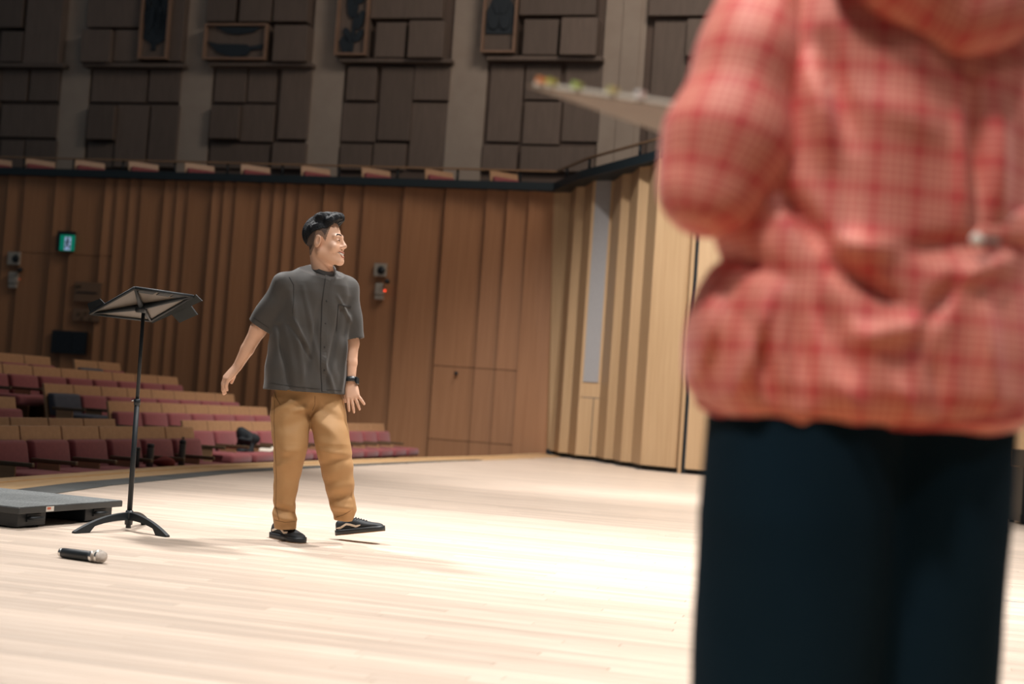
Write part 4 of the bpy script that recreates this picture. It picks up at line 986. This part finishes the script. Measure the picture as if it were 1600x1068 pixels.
# shoes
def shoe(heel, toe, lift0, lift1, owner):
    h0 = heel*[1, 1, 0]; d_ = toe*[1, 1, 0]-h0; d_ /= np.linalg.norm(d_); L = .285
    pit = math.asin((lift1-lift0)/L); ax = d_*math.cos(pit)+UP*math.sin(pit); up = UP*math.cos(pit)-d_*math.sin(pit); sd = np.cross(up, ax)
    o = h0+UP*lift0; root = None
    X_ = np.linspace(0, 1, 23)
    hw = np.interp(X_, [0, .03, .1, .3, .5, .68, .8, .9, .96, 1], [.016, .028, .035, .035, .037, .047, .047, .041, .030, .012])
    def loftx(name, secs, m, par):
        v = []; f = []; k = len(secs[0])
        for s_ in secs: v += s_
        for i in range(len(secs)-1):
            for j in range(k): f.append((i*k+j, i*k+(j+1) % k, (i+1)*k+(j+1) % k, (i+1)*k+j))
        f += [tuple(range(k)), tuple((len(secs)-1)*k+j for j in range(k))]
        return pyd(name, v, f, m, par, True)
    top = np.interp(X_, [0, .04, .12, .30, .36, .5, .62, .75, .85, .94, 1], [.072, .082, .080, .083, .090, .078, .066, .055, .050, .043, .030])
    U = []
    for x, w, t in zip(X_, hw, top):
        w *= .93; ring_ = []
        for j in range(16):
            a = 2*math.pi*j/16; c_, s_ = math.cos(a), math.sin(a); y_ = w*np.sign(c_)*abs(c_)**.7; zz = .018+(t-.018)*(.5+.5*np.sign(s_)*abs(s_)**.75)
            y_ *= 1-.30*max(0, (zz-.04)/.06)
            ring_.append(o+ax*(x*L)+sd*y_+up*zz)
        U.append(ring_)
    upper = keep(loftx('shoe', U, M_SHOE, None), owner); bv = bvh_of(upper)
    def band2(name, z0, z1, grow, m):
        Sx = []
        for x, w in zip(X_, hw):
            w2 = w+grow; c = o+ax*((x-.5)*(L+2*grow)+L/2)
            Sx.append([c-sd*w2*.97+up*z0, c+sd*w2*.97+up*z0, c+sd*w2+up*(z0*.5+z1*.5), c+sd*w2*.985+up*z1, c-sd*w2*.985+up*z1, c-sd*w2+up*(z0*.5+z1*.5)])
        q = loftx(name, Sx, m, None); q.parent = upper; return q
    # upper's own transform is identity in the world, so sub-parts keep world coordinates through it
    a1 = band2('sole', .004, .030, .004, M_SOLE); a2 = band2('outsole', 0, .0045, .003, M_GUM)
    lace = []
    for i in range(5):
        x = .42+.055*i; t = float(np.interp(x, X_, top)); q = tube('lace', [o+ax*(x*L)-sd*.020+up*(t-.006), o+ax*(x*L+.004)+up*(t+.003), o+ax*(x*L)+sd*.020+up*(t-.006)], .003, M_SHOE, None, 6)
        q.parent = upper; lace.append(q)
    return upper, bv
RS, bvr = shoe(onz(427, 839), onz(477, 850), 0.0, 0.0, man)
LS, bvl = shoe(onz(527, 842), onz(592, 849.5), .020, .072, man)
q = ribbon('side_stripe', bvr, [(425.5, 828), (435, 824.2), (439, 826), (443.5, 832), (449, 831.5)], .011, M_STRIPE, None, .002); q.parent = RS
q = ribbon('side_stripe', bvl, [(526, 825), (532, 824.4), (541, 818.4), (547.5, 819.4), (556, 822), (563, 819.8)], .011, M_STRIPE, None, .002, taper=True); q.parent = LS

# ---------------------------------------------------------------- the person in the foreground, seen from behind
YF = 2.24
def pf(x, y, dy=0.0): return at(x, y, YF+dy)
ga = math.radians(22); JR = np.array([math.cos(ga), math.sin(ga), 0]); JF = np.array([-math.sin(ga), math.cos(ga), 0])
FC = pf(1345, 664); fg = empty('person', FC*[1, 1, 0]); tag(fg, 'person seen from behind in pink-red checked hooded jacket and black trousers', 'person')
def plaid():
    m = bpy.data.materials.new('plaid_nylon'); m.use_nodes = True; N = m.node_tree.nodes; L = m.node_tree.links; b = N['Principled BSDF']
    b.inputs['Roughness'].default_value = .62; b.inputs['Sheen Weight'].default_value = .35; b.inputs['Sheen Roughness'].default_value = .4
    b.inputs['Sheen Tint'].default_value = (1, .72, .72, 1)
    at_ = N.new('ShaderNodeAttribute'); at_.attribute_name = 'weave'; sp = N.new('ShaderNodeSeparateXYZ'); L.new(at_.outputs['Vector'], sp.inputs[0]); outs = []
    for ch in (0, 1):
        mu = N.new('ShaderNodeMath'); mu.operation = 'MULTIPLY'; mu.inputs[1].default_value = 1/.060; L.new(sp.outputs[ch], mu.inputs[0])
        fr = N.new('ShaderNodeMath'); fr.operation = 'FRACT'; L.new(mu.outputs[0], fr.inputs[0])
        rp = N.new('ShaderNodeValToRGB'); e = rp.color_ramp.elements; base = (.64, .130, .098, 1); red = (.62, .066, .060, 1); cr = (.85, .36, .25, 1)
        stops = [(0, red), (.09, red), (.13, base)]
        for c in (.27, .45, .63, .81): stops += [(c-.05, base), (c-.025, cr), (c+.025, cr), (c+.05, base)]
        stops += [(.93, base), (.97, red)]
        while len(e) < len(stops): e.new(.5)
        for el, (q, c) in zip(e, stops): el.position = q; el.color = c
        L.new(fr.outputs[0], rp.inputs[0]); outs.append(rp.outputs[0])
    mx = N.new('ShaderNodeMix'); mx.data_type = 'RGBA'; mx.inputs[0].default_value = .5; L.new(outs[0], mx.inputs[6]); L.new(outs[1], mx.inputs[7]); L.new(mx.outputs[2], b.inputs['Base Color'])
    return m
M_PLAID = plaid()
def weave(o, fn):
    me = o.data; c = np.empty(len(me.vertices)*3); me.vertices.foreach_get('co', c); c = c.reshape(-1, 3); u, v = fn(c)
    a = me.attributes.new('weave', 'FLOAT_VECTOR', 'POINT'); a.data.foreach_set('vector', np.stack([u, v, 0*u], 1).astype(np.float32).ravel())
JRW = [(664, 1345, .250, .170), (646, 1346, .272, .192), (612, 1350, .288, .204), (540, 1354, .286, .200), (450, 1362, .274, .190), (380, 1368, .264, .182), (300, 1375, .258, .176), (200, 1384, .252, .172), (100, 1392, .245, .166), (20, 1398, .226, .152), (-40, 1402, .19, .128), (-85, 1405, .135, .098), (-112, 1406, .085, .072)]
P_ = [pf(r[1], r[0]) for r in JRW]
J = Field((.10, 1.80, .74), (1.20, 2.72, 1.66), .006)
J.add(loft([q[2] for q in P_], [q[0] for q in P_], [q[1] for q in P_], [r[2] for r in JRW], [r[3] for r in JRW], (JR[0], JR[1]), 2.3), J.lo, J.lo+J.h*J.n, .01)
JFOLD = [((1225, 300), (1300, 410), 16, -.020), ((1300, 420), (1400, 486), 18, -.022), ((1290, 385), (1400, 395), 22, .014), ((1320, 530), (1460, 505), 22, .016), ((1285, 490), (1330, 600), 18, -.016), ((1120, 440), (1095, 590), 20, .014), ((1195, 460), (1150, 610), 13, .014), ((1235, 480), (1250, 620), 18, -.014), ((1170, 500), (1205, 630), 12, -.013),
 ((1400, 395), (1520, 378), 18, -.014), ((1470, 440), (1600, 400), 20, .016), ((1505, 180), (1515, 350), 14, .012), ((1530, 120), (1530, 340), 15, -.018), ((1580, 160), (1575, 330), 24, .016), ((1340, 160), (1480, 210), 30, .010), ((1420, 540), (1500, 420), 16, -.016), ((1260, 100), (1290, 250), 18, .014), ((1290, 60), (1330, 230), 16, -.012), ((1540, 470), (1560, 640), 24, .014), ((1450, 560), (1470, 650), 16, -.012), ((1300, 600), (1330, 650), 16, .010), ((1130, 375), (1230, 440), 18, -.012), ((1390, 600), (1420, 655), 14, .010), ((1230, 640), (1260, 668), 12, .008)]
JW = [(pf(*a_, -.17), pf(*b_, -.17), w_/1080, h_) for a_, b_, w_, h_ in JFOLD]
def jf(X, Y, Z):
    o = 0
    for a_, b_, w_, h_ in JW:
        dx, dz = b_[0]-a_[0], b_[2]-a_[2]; L2 = dx*dx+dz*dz; t = np.clip(((X-a_[0])*dx+(Z-a_[2])*dz)/L2, 0, 1)
        o = o-1.3*h_*np.exp(-((X-a_[0]-t*dx)**2+(Z-a_[2]-t*dz)**2)/(w_*w_))*np.sin(np.pi*(.12+.76*t))
    return o+.003*np.sin(30*X+14*Z)*np.sin(22*Z-17*X)
J.add(jf, J.lo, J.lo+J.h*J.n, 0, 'disp')
jac = keep(J.build('jacket', M_PLAID, None, 1), fg); AXC = pf(1375, 300)
def jw(c):
    u = (c-AXC)@JR; v = (c-AXC)@JF; th = np.arctan2(u/.26, -v/.18); return th*.235, c[:, 2]
weave(jac, jw); bvj = bvh_of(jac)
# sleeves
def sleeve(name, pts, rads, foldseed):
    pts = [np.array(q) for q in pts]; lo = np.min(pts, 0)-.16; hi = np.max(pts, 0)+.16; Fd = Field(lo, hi, .006)
    for i in range(len(pts)-1): Fd.cap(pts[i], pts[i+1], rads[i], rads[i+1], .03)
    g = np.random.RandomState(foldseed); K = g.randn(4, 3)*16; ph = g.rand(4)*6
    Fd.add(lambda X, Y, Z: sum(.0042*np.sin(K[i, 0]*X+K[i, 1]*Y+K[i, 2]*1.4*Z+ph[i]) for i in range(4)), Fd.lo, Fd.lo+Fd.h*Fd.n, 0, 'disp')
    q = keep(Fd.build(name, M_PLAID, None, 1), fg); a_, b_ = pts[0], pts[2]; t_ = (b_-a_)/np.linalg.norm(b_-a_); e1 = np.cross(t_, [0, 1, 0]); e1 /= np.linalg.norm(e1); e2 = np.cross(t_, e1)
    weave(q, lambda c: (np.arctan2((c-a_)@e1, (c-a_)@e2)*.088, (c-a_)@t_)); return q
EL2 = pf(1113, 292, -.12)
sleeve('sleeve', [pf(1226, -34, -.06), pf(1172, 105, -.10), pf(1136, 215, -.12), EL2, pf(1102, 268, .06)], [.080, .090, .098, .074, .060], 3)
ER2 = pf(1672, 315, .10)
sleeve('sleeve', [pf(1590, -20, .12), pf(1622, 105, .12), pf(1650, 215, .10), ER2, pf(1640, 262, .30)], [.080, .088, .092, .072, .058], 5)
# hood lying on the shoulders
hc = P_[9]-JF*.152-JR*.02-UP*.03; HD = Field(hc-.30, hc+.30, .006); MJ = np.stack([JR, JF, UP], 1)
HD.ell(hc+UP*.065+JR*.01, (.225, .075, .100), .02, 'add', MJ); HD.ell(hc-UP*.015+JR*.015, (.11, .05, .055), .05, 'add', MJ)
HD.ell(hc+UP*.150+JF*.01, (.165, .060, .125), .015, 'sub', MJ)
for sg in (-1, 1): HD.cap(hc+JR*sg*.15+UP*.09, hc+JR*sg*.10+JF*.16+UP*.13, .045, .035, .03)
HD.add(lambda X, Y, Z: .005*np.sin(26*X+18*Z)*np.sin(20*Z-14*X+1)+.004*np.sin(34*X-40*Z), HD.lo, HD.lo+HD.h*HD.n, 0, 'disp')
hood = keep(HD.build('hood', M_PLAID, None, 1), fg); weave(hood, lambda c: ((c-hc)@JR, (c-hc)@UP-.4*np.abs((c-hc)@JR)))
# hem band, cord and toggle
q = ribbon('hem_band', bvj, [(1092, 632), (1130, 650), (1200, 660), (1340, 667), (1450, 666), (1560, 656), (1600, 648)], .012, mat('hem_red', (.55, .07, .06, 1), .7), None, .003)
if q: keep(q, fg)
h = bvj.ray_cast(Vector(CP), Vector(ray(1527, 375)).normalized()); tp = np.array(h[0]); tn = np.array(h[1])
gath = Field(tp-.12, tp+.14, .005); q2 = np.array(bvj.ray_cast(Vector(CP), Vector(ray(1598, 366)).normalized())[0] or tp+JR*.08)
gath.cap(tp-tn*.004, q2-tn*.002, .009, .017, .02); gath.cap(tp+UP*.012-tn*.004, q2+UP*.028-tn*.004, .008, .014, .02); g_ = keep(gath.build('gather', M_PLAID, None, 1), fg); weave(g_, lambda c: (c[:, 2], c[:, 0]))
tc = at(1524, 375, float(tp[1])-.030)
keep(lathe('toggle', [(.006, 0), (.0092, .002), (.0095, .006), (.007, .009)], mat('toggle_metal', (.80, .72, .62, 1), .4), None, 20, tc, (0, -1, .1)), fg)
keep(tube('cord', [tc+np.array([0, .002, 0]), tc+np.array([.014, .010, .002]), tp+JR*.035-JF*.006], .004, mat('cord_grey', (.25, .2, .17, 1), .7), None, 8), fg)
# trousers
FT = Field((.14, 1.92, 0), (1.02, 2.62, .96), .0065)
for sg in (-1, 1):
    R_ = [(.03, .108, .118, .122), (.35, .114, .130, .14), (.65, .114, .138, .152), (.80, .105, .138, .155), (.92, .095, .13, .145)]
    c_ = [FC*[1, 1, 0]+JR*sg*r[1] for r in R_]
    FT.add(loft([r[0] for r in R_], [q[0] for q in c_], [q[1] for q in c_], [r[2] for r in R_], [r[3] for r in R_], (JR[0], JR[1]), 2.2), FT.lo, FT.lo+FT.h*FT.n, .03)
FT.add(lambda X, Y, Z: .004*np.sin(28*X+6*Z)*np.sin(9*Z+12*X), FT.lo, FT.lo+FT.h*FT.n, 0, 'disp')
keep(FT.build('trousers', M_BLACKCLOTH, None, 1), fg)
# body: head, neck, torso, arms, hands, legs as one surface
# score held in the left hand
Aq, Bq_, Dq = at(824, 134, 2.50), at(1062, 168, 2.30), at(1052, 214, 2.76); Cq = Bq_+Dq-Aq
HW1 = Bq_*.62+Cq*.38; HW2 = Cq*.6+Dq*.4
ho = pf(1422, -265, .02); ha = math.radians(38); hf2 = np.array([-math.sin(ha)*.95, math.cos(ha)*.95, -.3]); hf2 /= np.linalg.norm(hf2); hl2 = np.array([-math.cos(ha), -math.sin(ha), 0]); hz2 = np.cross(hf2, hl2)
BF = Field((.02, 1.86, 0), (1.16, 2.90, 1.86), .0055)
head_sdf(BF, ho, hf2, hl2, hz2, False)
BF.cap(ho-hf2*.03-hz2*.05, pf(1408, -100), .054, .062, .025); BF.cap(pf(1406, -60), pf(1360, 600), .10, .12, .03)
SL2, SR2 = pf(1235, -30, -.05), pf(1585, -18, .11)
wl = HW1-UP*.03+np.array([.05, -.06, 0]); wr = HW2-UP*.035+np.array([.10, -.03, 0])
for a_, b_, c_ in ((SL2, EL2, wl), (SR2, ER2, wr)):
    BF.cap(a_, pf(1400, -50), .05, .07, .03); BF.cap(a_, b_, .045, .038, .02); BF.cap(b_, c_, .037, .025, .015)
hand(BF, wl, HW1-UP*.012-wl+np.array([-.03, .04, 0]), np.array([0, 0, -1.0]), .92, (.05, .25, .3), (.08, .02, -.04, -.1), (.7, .7, -.5, -1))
hand(BF, wr, HW2-UP*.012-wr+np.array([-.05, .0, 0]), np.array([0, 0, -1.0]), .92, (.05, .25, .3), (.08, .02, -.04, -.1), (.7, .7, -.5, 1))
for sg in (-1, 1): BF.cap(FC*[1, 1, 0]+JR*sg*.1+UP*.80, FC*[1, 1, 0]+JR*sg*.105+UP*.45, .085, .055, .03); BF.cap(FC*[1, 1, 0]+JR*sg*.105+UP*.45, FC*[1, 1, 0]+JR*sg*.105+UP*.07, .05, .036, .02)
keep(BF.build('body', M_SKIN, None, 1), fg)
HB = Field(ho-.22, ho+.22, .006); MH2 = np.stack([hl2, hf2, hz2], 1)
HB.ell(ho-hf2*.018+hz2*.050, (.088, .112, .102), .01, 'add', MH2); HB.ell(ho-hf2*.055-hz2*.04, (.085, .065, .11), .03, 'add', MH2)
HB.ell(ho+hf2*.10-hz2*.03, (.075, .075, .105), .01, 'sub', MH2)
HB.add(lambda X, Y, Z: .002*np.sin(180*X+60*Y)*np.sin(14*Z), HB.lo, HB.lo+HB.h*HB.n, 0, 'disp')
keep(HB.build('hair', M_HAIR, None, 1), fg)
for sg in (-1, 1):
    b0 = FC*[1, 1, 0]+JR*sg*.105-JF*.09; shoe(b0, b0+JF*.28, 0, 0, fg)
# the score itself: cover, page blocks, index tabs
sc_ = empty('music_score', Dq); tag(sc_, 'cream music score with coloured index tabs held out by the person in checked jacket', 'book')
nq = np.cross(Bq_-Aq, Dq-Aq); nq /= np.linalg.norm(nq); nq = nq if nq[2] > 0 else -nq
def slab(n, u0, u1, v0, v1, z0, z1, m):
    g = lambda u, v: Aq+(Bq_-Aq)*u+(Dq-Aq)*v
    keep(hexa(n, [g(u0, v0)+nq*z0, g(u1, v0)+nq*z0, g(u1, v1)+nq*z0, g(u0, v1)+nq*z0, g(u0, v0)+nq*z1, g(u1, v0)+nq*z1, g(u1, v1)+nq*z1, g(u0, v1)+nq*z1], m), sc_)
slab('cover', 0, 1, 0, 1, 0, .003, mat('score_cover', (.15, .10, .062, 1), .6, (.18, .125, .08, 1), 8))
slab('page_block', .02, .985, .02, .49, .003, .010, M_PAPER); slab('page_block', .02, .985, .51, .98, .003, .009, M_PAPER)
for u, c, nm in ((.08, (.85, .30, .10, 1), 'orange'), (.15, (.52, .50, .10, 1), 'olive'), (.325, (.45, .60, .16, 1), 'green'), (.56, (.55, .52, .2, 1), 'mustard'), (.74, (.7, .7, .68, 1), 'white')):
    slab('index_tab', u-.014, u+.014, -.012, .03, .008, .018, mat('tab_'+nm, c, .35))
